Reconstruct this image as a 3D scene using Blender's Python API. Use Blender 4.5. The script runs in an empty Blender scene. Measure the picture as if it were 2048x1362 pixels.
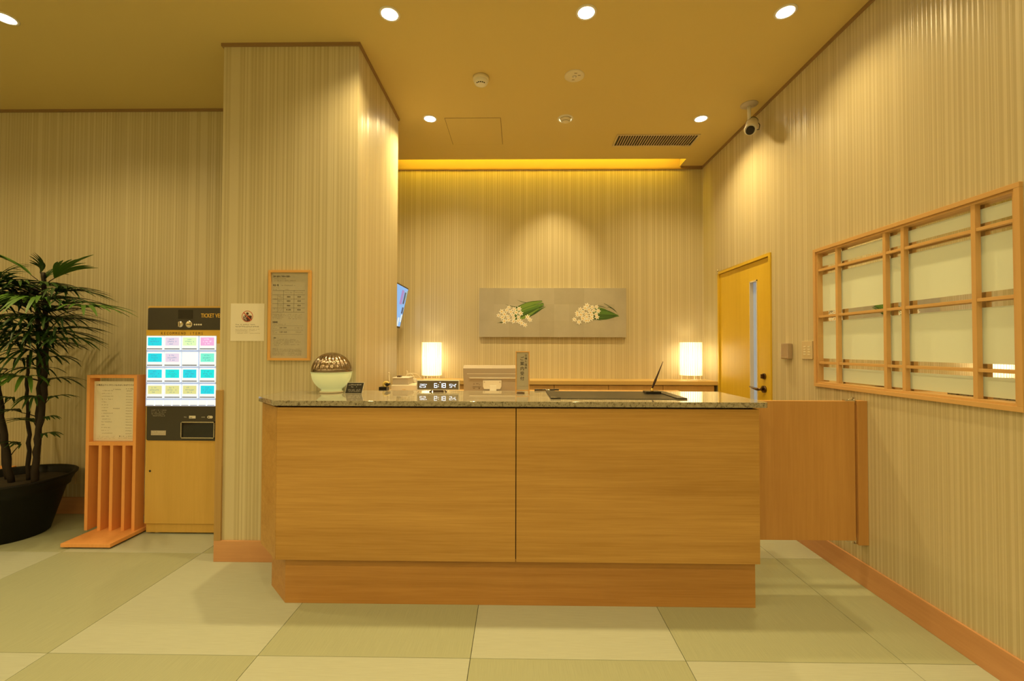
import bpy, bmesh, math, random
from mathutils import Vector, Matrix

random.seed(7)
scene = bpy.context.scene
C = scene.collection
PI = math.pi

# ------------------------------------------------------------------ camera
F_PX, YAW, PITCH, ROLL, EYE = 868.53, 0.01394, 0.01785, 0.00261, 1.25
def _axes():
    cy, sy, cp, sp = math.cos(YAW), math.sin(YAW), math.cos(PITCH), math.sin(PITCH)
    f = Vector((-sy * cp, cy * cp, sp)); r = Vector((cy, sy, 0)); u = r.cross(f)
    cr, sr = math.cos(ROLL), math.sin(ROLL)
    return r * cr + u * sr, u * cr - r * sr, f
AR, AU, AF = _axes()
cam = bpy.data.cameras.new('camera')
cam.sensor_width = 36.0
cam.lens = F_PX / 2048 * 36.0
cam.clip_start = 0.02
cam_ob = bpy.data.objects.new('camera', cam)
C.objects.link(cam_ob)
mw = Matrix((AR, AU, -AF)).transposed().to_4x4()
mw.translation = Vector((0, 0, EYE))
cam_ob.matrix_world = mw
scene.camera = cam_ob

# ------------------------------------------------------------------ world, exposure
world = bpy.data.worlds.new('world'); scene.world = world
world.use_nodes = True
world.node_tree.nodes['Background'].inputs[0].default_value = (1.0, 0.75, 0.4, 1)
world.node_tree.nodes['Background'].inputs[1].default_value = 0.02
scene.view_settings.view_transform = 'Standard'
scene.view_settings.look = 'None'
scene.view_settings.gamma = 1.0
scene.view_settings.use_curve_mapping = False
scene.view_settings.exposure = 0.30
scene.cycles.use_denoising = True
scene.cycles.use_adaptive_sampling = True
scene.cycles.adaptive_threshold = 0.03
scene.cycles.max_bounces = 8
scene.cycles.diffuse_bounces = 5
scene.cycles.glossy_bounces = 4
scene.cycles.sample_clamp_indirect = 6.0
WARM = (1.0, 0.735, 0.31)
DOWN_W = 60.0            # each ceiling downlight
LOBBY_W = 88.0           # unseen wide downlights added further out in the lobby
SPOT_W = 42.0            # the adjustable spot that washes the back wall
COVE_E = 4.8             # light strip in the ceiling slot
LAMP_W = 1.3             # bulb inside each table lamp

# pixel of the photograph -> point on a plane of the room
def ray(x, y): return AF + AR * ((x - 1024) / F_PX) - AU * ((y - 681) / F_PX)
E0 = Vector((0, 0, EYE))
def onX(x, y, X): d = ray(x, y); return E0 + d * (X / d.x)
def onY(x, y, Y): d = ray(x, y); return E0 + d * (Y / d.y)
def onZ(x, y, Z): d = ray(x, y); return E0 + d * ((Z - EYE) / d.z)

# room dimensions in metres
RX, CZ, BY = 1.834, 3.065, 4.312          # right wall, ceiling, back wall
PY, PXL, PXR, PB = 2.542, -1.762, -0.952, 3.394   # column
LY = 3.244                                # lobby wall behind the palm
LX, FY, OX = -5.4, -3.2, -1.30            # far left wall, wall behind the camera, office wall

# ------------------------------------------------------------------ materials
def s2l(c): return c / 12.92 if c <= 0.04045 else ((c + 0.055) / 1.055) ** 2.4
def newmat(name):
    m = bpy.data.materials.new(name); m.use_nodes = True
    nt = m.node_tree
    return m, nt, nt.nodes['Principled BSDF']
def N(nt, t, **kw):
    n = nt.nodes.new(t)
    for k, v in kw.items(): setattr(n, k, v)
    return n
def L(nt, a, b): nt.links.new(a, b)
def plain(name, col, rough=0.5, metal=0.0, spec=0.5, emit=None, es=0.0, alpha=None, coat=0.0, bump=0.0, bscale=300):
    m, nt, b = newmat(name)
    b.inputs['Base Color'].default_value = (*col, 1)
    b.inputs['Roughness'].default_value = rough
    b.inputs['Metallic'].default_value = metal
    b.inputs['Specular IOR Level'].default_value = spec
    b.inputs['Coat Weight'].default_value = coat
    if emit:
        b.inputs['Emission Color'].default_value = (*emit, 1)
        b.inputs['Emission Strength'].default_value = es
    # a little procedural unevenness so nothing is a flat tone
    tc = N(nt, 'ShaderNodeTexCoord'); no = N(nt, 'ShaderNodeTexNoise')
    no.inputs['Scale'].default_value = bscale; no.inputs['Detail'].default_value = 2
    L(nt, tc.outputs['Object'], no.inputs['Vector'])
    if bump > 0:
        bp = N(nt, 'ShaderNodeBump'); bp.inputs['Strength'].default_value = bump; bp.inputs['Distance'].default_value = 0.001
        L(nt, no.outputs['Fac'], bp.inputs['Height']); L(nt, bp.outputs['Normal'], b.inputs['Normal'])
    else:
        mr = N(nt, 'ShaderNodeMapRange')
        mr.inputs['To Min'].default_value = max(0.0, rough - 0.03); mr.inputs['To Max'].default_value = min(1, rough + 0.03)
        L(nt, no.outputs['Fac'], mr.inputs['Value']); L(nt, mr.outputs['Result'], b.inputs['Roughness'])
    return m
def wood(name, c1, c2, axis, rough=0.42, fine=1.0, spec=0.4):
    """grain runs along axis (0 x, 1 y, 2 z)"""
    m, nt, b = newmat(name)
    geo = N(nt, 'ShaderNodeNewGeometry'); mp = N(nt, 'ShaderNodeMapping')
    sc = [38.0 * fine] * 3; sc[axis] = 0.9
    mp.inputs['Scale'].default_value = sc
    L(nt, geo.outputs['Position'], mp.inputs['Vector'])
    n1 = N(nt, 'ShaderNodeTexNoise'); n1.inputs['Scale'].default_value = 1.0; n1.inputs['Detail'].default_value = 4; n1.inputs['Roughness'].default_value = 0.6
    L(nt, mp.outputs['Vector'], n1.inputs['Vector'])
    mp2 = N(nt, 'ShaderNodeMapping'); sc2 = [170.0 * fine] * 3; sc2[axis] = 5.0
    mp2.inputs['Scale'].default_value = sc2
    L(nt, geo.outputs['Position'], mp2.inputs['Vector'])
    n2 = N(nt, 'ShaderNodeTexNoise'); n2.inputs['Scale'].default_value = 1.0; n2.inputs['Detail'].default_value = 2
    L(nt, mp2.outputs['Vector'], n2.inputs['Vector'])
    mp3 = N(nt, 'ShaderNodeMapping'); sc3 = [7.0] * 3; sc3[axis] = 0.5
    mp3.inputs['Scale'].default_value = sc3
    L(nt, geo.outputs['Position'], mp3.inputs['Vector'])
    n3 = N(nt, 'ShaderNodeTexNoise'); n3.inputs['Scale'].default_value = 1.0
    L(nt, mp3.outputs['Vector'], n3.inputs['Vector'])
    a = N(nt, 'ShaderNodeMath', operation='MULTIPLY_ADD'); a.inputs[1].default_value = 0.45
    L(nt, n1.outputs['Fac'], a.inputs[0])
    k = N(nt, 'ShaderNodeMath', operation='MULTIPLY_ADD'); k.inputs[1].default_value = 0.3; 
    L(nt, n2.outputs['Fac'], k.inputs[0]); 
    k2 = N(nt, 'ShaderNodeMath', operation='MULTIPLY'); k2.inputs[1].default_value = 0.45
    L(nt, n3.outputs['Fac'], k2.inputs[0]); L(nt, k2.outputs[0], k.inputs[2]); L(nt, k.outputs[0], a.inputs[2])
    mr = N(nt, 'ShaderNodeMapRange'); mr.inputs['From Min'].default_value = 0.38; mr.inputs['From Max'].default_value = 0.82
    L(nt, a.outputs[0], mr.inputs['Value'])
    mx = N(nt, 'ShaderNodeMix', data_type='RGBA')
    mx.inputs['A'].default_value = (*c1, 1); mx.inputs['B'].default_value = (*c2, 1)
    L(nt, mr.outputs['Result'], mx.inputs['Factor']); L(nt, mx.outputs['Result'], b.inputs['Base Color'])
    b.inputs['Roughness'].default_value = rough; b.inputs['Specular IOR Level'].default_value = spec
    bp = N(nt, 'ShaderNodeBump'); bp.inputs['Strength'].default_value = 0.12; bp.inputs['Distance'].default_value = 0.0006
    L(nt, n2.outputs['Fac'], bp.inputs['Height']); L(nt, bp.outputs['Normal'], b.inputs['Normal'])
    return m
def wallpaper():
    """woven vinyl paper with irregular satin pinstripes running up the wall"""
    m, nt, b = newmat('striped_wallpaper')
    geo = N(nt, 'ShaderNodeNewGeometry'); sp = N(nt, 'ShaderNodeSeparateXYZ')
    L(nt, geo.outputs['Position'], sp.inputs[0])
    ad = N(nt, 'ShaderNodeMath', operation='ADD'); L(nt, sp.outputs['X'], ad.inputs[0]); L(nt, sp.outputs['Y'], ad.inputs[1])
    def n1d(scale, off, detail=0.0):
        o = N(nt, 'ShaderNodeMath', operation='ADD'); o.inputs[1].default_value = off; L(nt, ad.outputs[0], o.inputs[0])
        t = N(nt, 'ShaderNodeTexNoise', noise_dimensions='1D'); t.inputs['Scale'].default_value = scale; t.inputs['Detail'].default_value = detail
        L(nt, o.outputs[0], t.inputs['W']); return t.outputs['Fac']
    def step(src, a, c):
        mr = N(nt, 'ShaderNodeMapRange'); mr.inputs['From Min'].default_value = a; mr.inputs['From Max'].default_value = c
        L(nt, src, mr.inputs['Value']); return mr.outputs['Result']
    s1 = step(n1d(58, 3.1, 1.0), 0.46, 0.54)      # stripe groups
    s2 = step(n1d(210, 17.7), 0.40, 0.60)         # fine threads
    sb = N(nt, 'ShaderNodeMath', operation='SUBTRACT'); sb.inputs[1].default_value = 0.5; L(nt, n1d(46, 41.3), sb.inputs[0])
    ab = N(nt, 'ShaderNodeMath', operation='ABSOLUTE'); L(nt, sb.outputs[0], ab.inputs[0])
    s3 = step(ab.outputs[0], 0.075, 0.045)         # narrow satin lines that catch the lamps
    mixf = N(nt, 'ShaderNodeMath', operation='MULTIPLY_ADD'); mixf.inputs[1].default_value = 0.6
    h = N(nt, 'ShaderNodeMath', operation='MULTIPLY'); h.inputs[1].default_value = 0.4
    L(nt, s2, h.inputs[0]); L(nt, s1, mixf.inputs[0]); L(nt, h.outputs[0], mixf.inputs[2])
    mx = N(nt, 'ShaderNodeMix', data_type='RGBA')
    mx.inputs['A'].default_value = (0.505, 0.445, 0.285, 1); mx.inputs['B'].default_value = (0.568, 0.508, 0.345, 1)
    L(nt, mixf.outputs[0], mx.inputs['Factor'])
    mx2 = N(nt, 'ShaderNodeMix', data_type='RGBA'); mx2.inputs['B'].default_value = (0.615, 0.555, 0.39, 1)
    L(nt, s3, mx2.inputs['Factor']); L(nt, mx.outputs['Result'], mx2.inputs['A'])
    L(nt, mx2.outputs['Result'], b.inputs['Base Color'])
    r = N(nt, 'ShaderNodeMapRange'); r.inputs['To Min'].default_value = 0.50; r.inputs['To Max'].default_value = 0.33
    L(nt, s3, r.inputs['Value']); L(nt, r.outputs['Result'], b.inputs['Roughness'])
    sl = N(nt, 'ShaderNodeMapRange'); sl.inputs['To Min'].default_value = 0.22; sl.inputs['To Max'].default_value = 0.95
    L(nt, s3, sl.inputs['Value']); L(nt, sl.outputs['Result'], b.inputs['Specular IOR Level'])
    bp = N(nt, 'ShaderNodeBump'); bp.inputs['Strength'].default_value = 0.25; bp.inputs['Distance'].default_value = 0.0008
    L(nt, mixf.outputs[0], bp.inputs['Height']); L(nt, bp.outputs['Normal'], b.inputs['Normal'])
    return m
def tatami(name, col, axis):
    m, nt, b = newmat(name)
    geo = N(nt, 'ShaderNodeNewGeometry'); mp = N(nt, 'ShaderNodeMapping')
    sc = [300.0, 300.0, 1.0]; sc[axis] = 9.0
    mp.inputs['Scale'].default_value = sc; L(nt, geo.outputs['Position'], mp.inputs['Vector'])
    n = N(nt, 'ShaderNodeTexNoise'); n.inputs['Scale'].default_value = 1.0; n.inputs['Detail'].default_value = 2
    L(nt, mp.outputs['Vector'], n.inputs['Vector'])
    mx = N(nt, 'ShaderNodeMix', data_type='RGBA')
    mx.inputs['A'].default_value = (*[c * 0.86 for c in col], 1); mx.inputs['B'].default_value = (*[min(1, c * 1.12) for c in col], 1)
    L(nt, n.outputs['Fac'], mx.inputs['Factor']); L(nt, mx.outputs['Result'], b.inputs['Base Color'])
    b.inputs['Roughness'].default_value = 0.42; b.inputs['Specular IOR Level'].default_value = 0.28
    bp = N(nt, 'ShaderNodeBump'); bp.inputs['Strength'].default_value = 0.2; bp.inputs['Distance'].default_value = 0.0008
    L(nt, n.outputs['Fac'], bp.inputs['Height']); L(nt, bp.outputs['Normal'], b.inputs['Normal'])
    return m
def granite():
    m, nt, b = newmat('polished_granite')
    geo = N(nt, 'ShaderNodeNewGeometry')
    def nz(sc, d, r=0.6):
        t = N(nt, 'ShaderNodeTexNoise'); t.inputs['Scale'].default_value = sc; t.inputs['Detail'].default_value = d; t.inputs['Roughness'].default_value = r
        L(nt, geo.outputs['Position'], t.inputs['Vector']); return t.outputs['Fac']
    cr = N(nt, 'ShaderNodeValToRGB')
    e = cr.color_ramp.elements
    e[0].position = 0.29; e[0].color = (0.045, 0.035, 0.025, 1)
    e[1].position = 0.72; e[1].color = (0.47, 0.43, 0.35, 1)
    for p, c in ((0.405, (0.13, 0.11, 0.08, 1)), (0.475, (0.31, 0.28, 0.21, 1)), (0.60, (0.38, 0.35, 0.28, 1))):
        el = cr.color_ramp.elements.new(p); el.color = c
    a = N(nt, 'ShaderNodeMath', operation='MULTIPLY_ADD'); a.inputs[1].default_value = 0.45
    L(nt, nz(240, 4), a.inputs[0])
    k = N(nt, 'ShaderNodeMath', operation='MULTIPLY'); k.inputs[1].default_value = 0.55
    L(nt, nz(64, 3), k.inputs[0]); L(nt, k.outputs[0], a.inputs[2])
    L(nt, a.outputs[0], cr.inputs['Fac']); L(nt, cr.outputs['Color'], b.inputs['Base Color'])
    b.inputs['Roughness'].default_value = 0.035; b.inputs['Specular IOR Level'].default_value = 0.55
    return m
def emis(name, col, s):
    m, nt, b = newmat(name)
    b.inputs['Base Color'].default_value = (*[min(1, c * 0.6) for c in col], 1)
    b.inputs['Roughness'].default_value = 0.4
    b.inputs['Emission Color'].default_value = (*col, 1); b.inputs['Emission Strength'].default_value = s
    return m

M = {}
M['paper_wall'] = wallpaper()
M['ceiling'] = plain('ceiling_paper', (0.66, 0.53, 0.23), 0.75, spec=0.2, bump=0.35, bscale=260)
M['cove'] = plain('cove_paint', (0.46, 0.35, 0.19), 0.8, spec=0.1)
M['tatami_light'] = tatami('tatami_pale', (0.475, 0.525, 0.455), 0)
M['tatami_dark'] = tatami('tatami_deep', (0.395, 0.435, 0.315), 1)  # weave-direction sheen put into two base colours of one mat material
M['subfloor'] = plain('subfloor_dark', (0.05, 0.045, 0.03), 0.8)
M['counter_wood'] = wood('counter_oak', (0.375, 0.20, 0.045), (0.585, 0.355, 0.112), 0)
M['counter_dark'] = plain('carcass_dark', (0.07, 0.035, 0.015), 0.7)
M['base_wood'] = wood('baseboard_cherry', (0.54, 0.285, 0.14), (0.67, 0.375, 0.19), 0, fine=0.5)
M['base_wood_y'] = wood('baseboard_cherry_long', (0.54, 0.285, 0.14), (0.67, 0.375, 0.19), 1, fine=0.5)
M['trim_wood'] = plain('cornice_brown', (0.30, 0.19, 0.09), 0.5)
M['gate_wood'] = wood('gate_veneer', (0.50, 0.265, 0.085), (0.63, 0.355, 0.125), 2, fine=0.6)
M['kiosk_wood'] = wood('kiosk_maple', (0.60, 0.39, 0.10), (0.69, 0.46, 0.135), 2, fine=0.5)
M['stand_wood'] = wood('stand_cedar', (0.80, 0.37, 0.12), (0.92, 0.46, 0.17), 2, fine=0.5, rough=0.5)
M['door_wood'] = wood('door_birch', (0.68, 0.46, 0.03), (0.78, 0.55, 0.05), 2, fine=0.5, rough=0.35)
M['frame_wood'] = wood('lattice_cypress', (0.58, 0.36, 0.145), (0.69, 0.44, 0.19), 1, fine=0.6)
M['frame_wood_z'] = wood('lattice_cypress_upright', (0.58, 0.36, 0.145), (0.69, 0.44, 0.19), 2, fine=0.6)
M['notice_wood'] = plain('notice_frame_wood', (0.70, 0.40, 0.13), 0.45)
M['back_wood'] = wood('worktop_maple', (0.62, 0.42, 0.16), (0.70, 0.49, 0.20), 0, fine=0.6, rough=0.3)
M['cabinet_wood'] = wood('cabinet_oak', (0.50, 0.29, 0.10), (0.60, 0.37, 0.14), 2, fine=0.6)
M['granite'] = granite()
M['white_plastic'] = plain('white_plastic', (0.78, 0.76, 0.72), 0.4)
M['cream_plastic'] = plain('cream_plastic', (0.74, 0.68, 0.54), 0.45)
M['grey_plastic'] = plain('grey_plastic', (0.50, 0.45, 0.40), 0.4)
M['beige_plate'] = plain('beige_plate', (0.62, 0.52, 0.34), 0.4)
M['silver'] = plain('brushed_silver', (0.62, 0.58, 0.53), 0.28, metal=1.0)
M['chrome'] = plain('chrome', (0.78, 0.75, 0.72), 0.14, metal=1.0)
M['dark_metal'] = plain('dark_bronze', (0.16, 0.11, 0.08), 0.3, metal=1.0)
M['gold'] = plain('gold', (0.85, 0.60, 0.20), 0.2, metal=1.0)
M['black'] = plain('black_gloss', (0.012, 0.011, 0.010), 0.25)
M['black_matte'] = plain('black_matte', (0.015, 0.014, 0.012), 0.6)
M['charcoal'] = plain('kiosk_charcoal', (0.045, 0.042, 0.038), 0.38)
M['kiosk_yellow'] = plain('kiosk_yellow', (0.72, 0.46, 0.06), 0.4)
M['kiosk_brown'] = plain('kiosk_brown_print', (0.12, 0.05, 0.02), 0.5)
M['ink'] = plain('ink', (0.06, 0.05, 0.045), 0.6)
M['ink_soft'] = plain('ink_soft', (0.22, 0.18, 0.13), 0.6)
M['ink_white'] = plain('ink_white', (0.75, 0.72, 0.66), 0.6)
M['paper'] = plain('paper', (0.80, 0.77, 0.70), 0.6)
M['notice'] = plain('notice_board_grey', (0.47, 0.44, 0.36), 0.35)
M['red'] = plain('prohibition_red', (0.55, 0.10, 0.05), 0.5)
M['maroon'] = plain('figure_maroon', (0.09, 0.025, 0.02), 0.5)
M['leather'] = plain('black_leather', (0.030, 0.027, 0.022), 0.33, bump=0.3, bscale=900)
M['pot'] = plain('pot_black', (0.004, 0.004, 0.004), 0.5, spec=.22)
M['soil'] = plain('soil', (0.03, 0.022, 0.014), 0.9, bump=1.0, bscale=90)
M['stem'] = plain('palm_stem_fibre', (0.022, 0.014, 0.009), 0.8, bump=1.0, bscale=120)
M['screen_off'] = plain('dark_glass', (0.01, 0.01, 0.012), 0.06)

# ------------------------------------------------------------------ geometry helpers
class MB:
    def __init__(s): s.v = []; s.f = []; s.m = []; s.sm = []
    def add(s, vs, fs, mi=0, smooth=False):
        b = len(s.v); s.v += [Vector(p) for p in vs]
        for f in fs: s.f.append([b + i for i in f]); s.m.append(mi); s.sm.append(smooth)
        return s
    def box(s, x0, x1, y0, y1, z0, z1, mi=0, T=None):
        vs = [Vector((x, y, z)) for z in (z0, z1) for y in (y0, y1) for x in (x0, x1)]
        if T: vs = [T @ p for p in vs]
        return s.add(vs, [(0, 2, 3, 1), (4, 5, 7, 6), (0, 1, 5, 4), (2, 6, 7, 3), (0, 4, 6, 2), (1, 3, 7, 5)], mi)
    def prism(s, pts, z0, z1, mi=0, T=None):
        """polygon in xy (counter-clockwise) extruded in z"""
        n = len(pts)
        vs = [Vector((x, y, z0)) for x, y in pts] + [Vector((x, y, z1)) for x, y in pts]
        if T: vs = [T @ p for p in vs]
        fs = [tuple(range(n - 1, -1, -1)), tuple(range(n, 2 * n))] + [(i, (i + 1) % n, n + (i + 1) % n, n + i) for i in range(n)]
        return s.add(vs, fs, mi)
    def lathe(s, prof, seg=32, mi=0, T=None, smooth=True, close=False):
        """profile of (r, z) turned about z"""
        vs = []; n = len(prof)
        for k in range(seg):
            a = 2 * PI * k / seg
            vs += [Vector((r * math.cos(a), r * math.sin(a), z)) for r, z in prof]
        if T: vs = [T @ p for p in vs]
        fs = []
        for k in range(seg):
            q = (k + 1) % seg
            for i in range(n - 1):
                fs.append((k * n + i, q * n + i, q * n + i + 1, k * n + i + 1))
        s.add(vs, fs, mi, smooth)
        return s
    def disc(s, c, r, n, seg=24, mi=0):
        n = Vector(n).normalized(); a = n.orthogonal().normalized(); b = n.cross(a)
        return s.add([Vector(c) + a * (r * math.cos(2 * PI * k / seg)) + b * (r * math.sin(2 * PI * k / seg)) for k in range(seg)], [tuple(range(seg))], mi)
    def tube(s, pts, rad, seg=8, mi=0, cap=True):
        pts = [Vector(p) for p in pts]; n = len(pts)
        if not isinstance(rad, (list, tuple)): rad = [rad] * n
        vs = []; prev = None
        for i, p in enumerate(pts):
            t = (pts[min(i + 1, n - 1)] - pts[max(i - 1, 0)]).normalized()
            a = prev - t * prev.dot(t) if prev else t.orthogonal()
            if a.length < 1e-6: a = t.orthogonal()
            a.normalize(); prev = a; b = t.cross(a)
            vs += [p + (a * math.cos(2 * PI * k / seg) + b * math.sin(2 * PI * k / seg)) * rad[i] for k in range(seg)]
        fs = [(i * seg + k, i * seg + (k + 1) % seg, (i + 1) * seg + (k + 1) % seg, (i + 1) * seg + k) for i in range(n - 1) for k in range(seg)]
        s.add(vs, fs, mi, True)
        if cap:
            s.add(vs[:seg], [tuple(range(seg - 1, -1, -1))], mi); s.add(vs[-seg:], [tuple(range(seg))], mi)
        return s
    def build(s, name, mats, parent=None, bevel=0.0):
        if not isinstance(mats, (list, tuple)): mats = [mats]
        off = wloc(parent) if parent else Vector((0, 0, 0))
        me = bpy.data.meshes.new(name)
        me.from_pydata([tuple(p - off) for p in s.v], [], s.f)
        for m in mats: me.materials.append(M[m] if isinstance(m, str) else m)
        for p, mi, sm in zip(me.polygons, s.m, s.sm): p.material_index = mi; p.use_smooth = sm
        bm = bmesh.new(); bm.from_mesh(me)
        bmesh.ops.remove_doubles(bm, verts=bm.verts, dist=1e-6)
        if bevel > 0:
            es = [e for e in bm.edges if len(e.link_faces) == 2 and e.calc_face_angle(0) > 0.6]
            bmesh.ops.bevel(bm, geom=es, offset=bevel, segments=2, profile=0.6, affect='EDGES', clamp_overlap=True)
        bmesh.ops.recalc_face_normals(bm, faces=bm.faces)
        bm.to_mesh(me); bm.free()
        o = bpy.data.objects.new(name, me); C.objects.link(o)
        if parent: o.parent = parent
        return o
def wloc(o):
    p = Vector(o.location)
    while o.parent: o = o.parent; p += o.location
    return p
def thing(name, label, cat, loc, group=None):
    o = bpy.data.objects.new(name, None); C.objects.link(o)
    o.empty_display_size = 0.05; o.location = Vector(loc)
    return tag(o, label, cat, group)
def tag(o, label, cat, group=None):
    o['label'] = label; o['category'] = cat
    if group: o['group'] = group
    return o
def struct(o, label=None):
    o['kind'] = 'structure'
    if label: o['label'] = label
    return o
def plabel(o, label): o['label'] = label; return o

class Panel:
    """2-D drawing board: u right, v up, n towards the viewer"""
    def __init__(s, O, U, V, mb=None):
        s.O = Vector(O); s.U = Vector(U).normalized(); s.V = Vector(V).normalized(); s.Nn = s.U.cross(s.V); s.mb = mb or MB()
    def P(s, u, v, d=0.0): return s.O + s.U * u + s.V * v + s.Nn * d
    def poly(s, pts, d=0.0, mi=0): s.mb.add([s.P(u, v, d) for u, v in pts], [tuple(range(len(pts)))], mi); return s
    def rect(s, u0, u1, v0, v1, d=0.0, mi=0): return s.poly([(u0, v0), (u1, v0), (u1, v1), (u0, v1)], d, mi)
    def slab(s, pts, d0, d1, mi=0):
        n = len(pts)
        s.mb.add([s.P(u, v, d0) for u, v in pts] + [s.P(u, v, d1) for u, v in pts],
                 [tuple(range(n - 1, -1, -1)), tuple(range(n, 2 * n))] + [(i, (i + 1) % n, n + (i + 1) % n, n + i) for i in range(n)], mi); return s
    def circ(s, cu, cv, r, d=0.0, mi=0, seg=20): return s.poly([(cu + r * math.cos(2 * PI * k / seg), cv + r * math.sin(2 * PI * k / seg)) for k in range(seg)], d, mi)
    def text(s, body, u, v, size, d=0.0, mi=0, align='l', sx=1.0, bold=0.0):
        vs, fs, w = glyphs(body)
        k = size; o = {'l': 0.0, 'c': -w * k * sx / 2, 'r': -w * k * sx}[align]
        for n_, (du, dv) in enumerate(((0, 0),) if not bold else ((-1, 0), (1, 0), (0, 1), (0, -1))):   # heavier strokes: shifted copies
            s.mb.add([s.P(u + o + x * k * sx + du * bold * k * .9, v + y * k + dv * bold * k * .6, d + .00003 * n_) for x, y in vs], fs, mi)
        return s
    def scribble(s, u0, u1, v, h, d=0.0, mi=0, fill=0.8):
        """a row of tiny unreadable characters, one cell each"""
        u = u0; cw = h * 0.95
        while u + cw * 0.8 <= u1:
            if random.random() < fill:
                for _ in range(2): 
                    a = v + random.random() * h * 0.8; s.rect(u + cw * 0.05, u + cw * random.uniform(0.55, 0.9), a, a + h * 0.14, d, mi)
                b = u + cw * random.uniform(0.1, 0.7); s.rect(b, b + cw * 0.14, v, v + h * random.uniform(0.6, 1.0), d, mi)
            u += cw
        return s
def rrect(u0, u1, v0, v1, r, corners='abcd', seg=5):
    """rounded rectangle; corners a lower-left, b lower-right, c upper-right, d upper-left"""
    out = []
    for ch, cx, cy, a0, px, py in (('a', u0 + r, v0 + r, PI, u0, v0), ('b', u1 - r, v0 + r, 1.5 * PI, u1, v0), ('c', u1 - r, v1 - r, 0, u1, v1), ('d', u0 + r, v1 - r, .5 * PI, u0, v1)):
        if ch in corners: out += [(cx + r * math.cos(a0 + .5 * PI * k / seg), cy + r * math.sin(a0 + .5 * PI * k / seg)) for k in range(seg + 1)]
        else: out.append((px, py))
    return out
_gc = {}
def glyphs(body, bold=0.0):
    key = (body, bold)
    if key not in _gc:
        cu = bpy.data.curves.new('lettering', 'FONT'); cu.body = body; cu.size = 1.0; cu.resolution_u = 2; cu.offset = bold
        o = bpy.data.objects.new('lettering', cu); C.objects.link(o)
        dg = bpy.context.evaluated_depsgraph_get(); dg.update()
        me = bpy.data.meshes.new_from_object(o.evaluated_get(dg))
        vs = [(v.co.x, v.co.y) for v in me.vertices]; fs = [tuple(p.vertices) for p in me.polygons]
        x0 = min(v[0] for v in vs); w = max(v[0] for v in vs) - x0
        _gc[key] = ([(x - x0, y) for x, y in vs], fs, w)
        bpy.data.objects.remove(o); bpy.data.curves.remove(cu); bpy.data.meshes.remove(me)
    return _gc[key]

# ================================================================== THE SETTING
fl = struct(MB().box(LX, RX + .1, FY, BY + .1, -0.06, -0.014).build('floor', 'subfloor'), 'pale green tatami mat floor')
TS, TX0, TY0 = 0.86437, -1.9182, 1.77113
mats_mesh = {}
for i in range(-5, 5):
    for j in range(-6, 4):
        x0, x1 = max(TX0 + i * TS, LX), min(TX0 + (i + 1) * TS, RX - 0.001)
        y0, y1 = max(TY0 + j * TS, FY), min(TY0 + (j + 1) * TS, BY)
        if x1 - x0 < 0.05 or y1 - y0 < 0.05: continue
        if x1 < PXL and y0 > LY: continue
        dark = (i + j) % 2 == 1
        if i == 4: dark = not dark
        key = (round(x1 - x0, 3), round(y1 - y0, 3), dark)
        if key not in mats_mesh:
            g = 0.0011
            b = MB().box(g, x1 - x0 - g, g, y1 - y0 - g, -0.014, 0.0)
            o = b.build('tatami_mat', 'tatami_dark' if dark else 'tatami_light', bevel=0.0015)
            mats_mesh[key] = o.data
        else:
            o = bpy.data.objects.new('tatami_mat', mats_mesh[key]); C.objects.link(o)
        o.parent = fl; o.location = (x0, y0, 0)

# ceiling with the light slot along the back wall
CY0, CX1 = 4.142, 1.604
ce = MB()
ce.box(LX, RX + .1, FY, CY0, CZ, CZ + 0.06)
ce.box(CX1, RX + .1, CY0, BY + .1, CZ, CZ + 0.06)
struct(ce.build('ceiling', 'ceiling'))
cv = MB()
cv.box(OX - .1, CX1 + .03, CY0 - 0.16, CY0 - 0.14, CZ + .06, CZ + .30)      # front of the recess
cv.box(OX - .1, CX1 + .03, CY0 - 0.16, BY + .1, CZ + .30, CZ + .33)         # top
cv.box(OX - .1, CX1 + .03, BY, BY + .1, CZ - .022, CZ + .30)                # back
cv.box(CX1, CX1 + .03, CY0 - .14, BY, CZ + .06, CZ + .30)
struct(cv.build('ceiling_cove', 'cove'))

struct(MB().box(OX - .1, RX + .1, BY, BY + .1, 0, CZ - .03).build('wall_back', 'paper_wall'))
wr = MB()
WY0, WY1, WZ0, WZ1 = 1.606, 2.690, 1.034, 1.850     # window opening
DY0, DY1, DZ1 = 3.172, 3.982, 1.940                 # door opening
X0, X1 = RX, RX + .1
wr.box(X0, X1, FY, WY0, 0, CZ).box(X0, X1, WY0, WY1, 0, WZ0).box(X0, X1, WY0, WY1, WZ1, CZ)
wr.box(X0, X1, WY1, DY0, 0, CZ).box(X0, X1, DY0, DY1, DZ1, CZ).box(X0, X1, DY1, BY, 0, CZ)
struct(wr.build('wall_right', 'paper_wall'))
struct(MB().prism([(PXL, PY), (PXR, PY), (PXR, PB), (PXL, PB)], 0, CZ).build('wall_column', 'paper_wall'), 'wallpapered square column beside the counter')
struct(MB().box(OX - .1, OX, PB, BY, 0, CZ).build('wall_office', 'paper_wall'))
struct(MB().box(LX, PXL, LY, LY + .1, 0, CZ).build('wall_lobby', 'paper_wall'))
struct(MB().box(LX - .1, LX, FY, LY + .1, 0, CZ).build('wall_left', 'paper_wall'))
struct(MB().box(LX - .1, RX + .1, FY - .1, FY, 0, CZ).build('wall_rear', 'paper_wall'))
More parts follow.
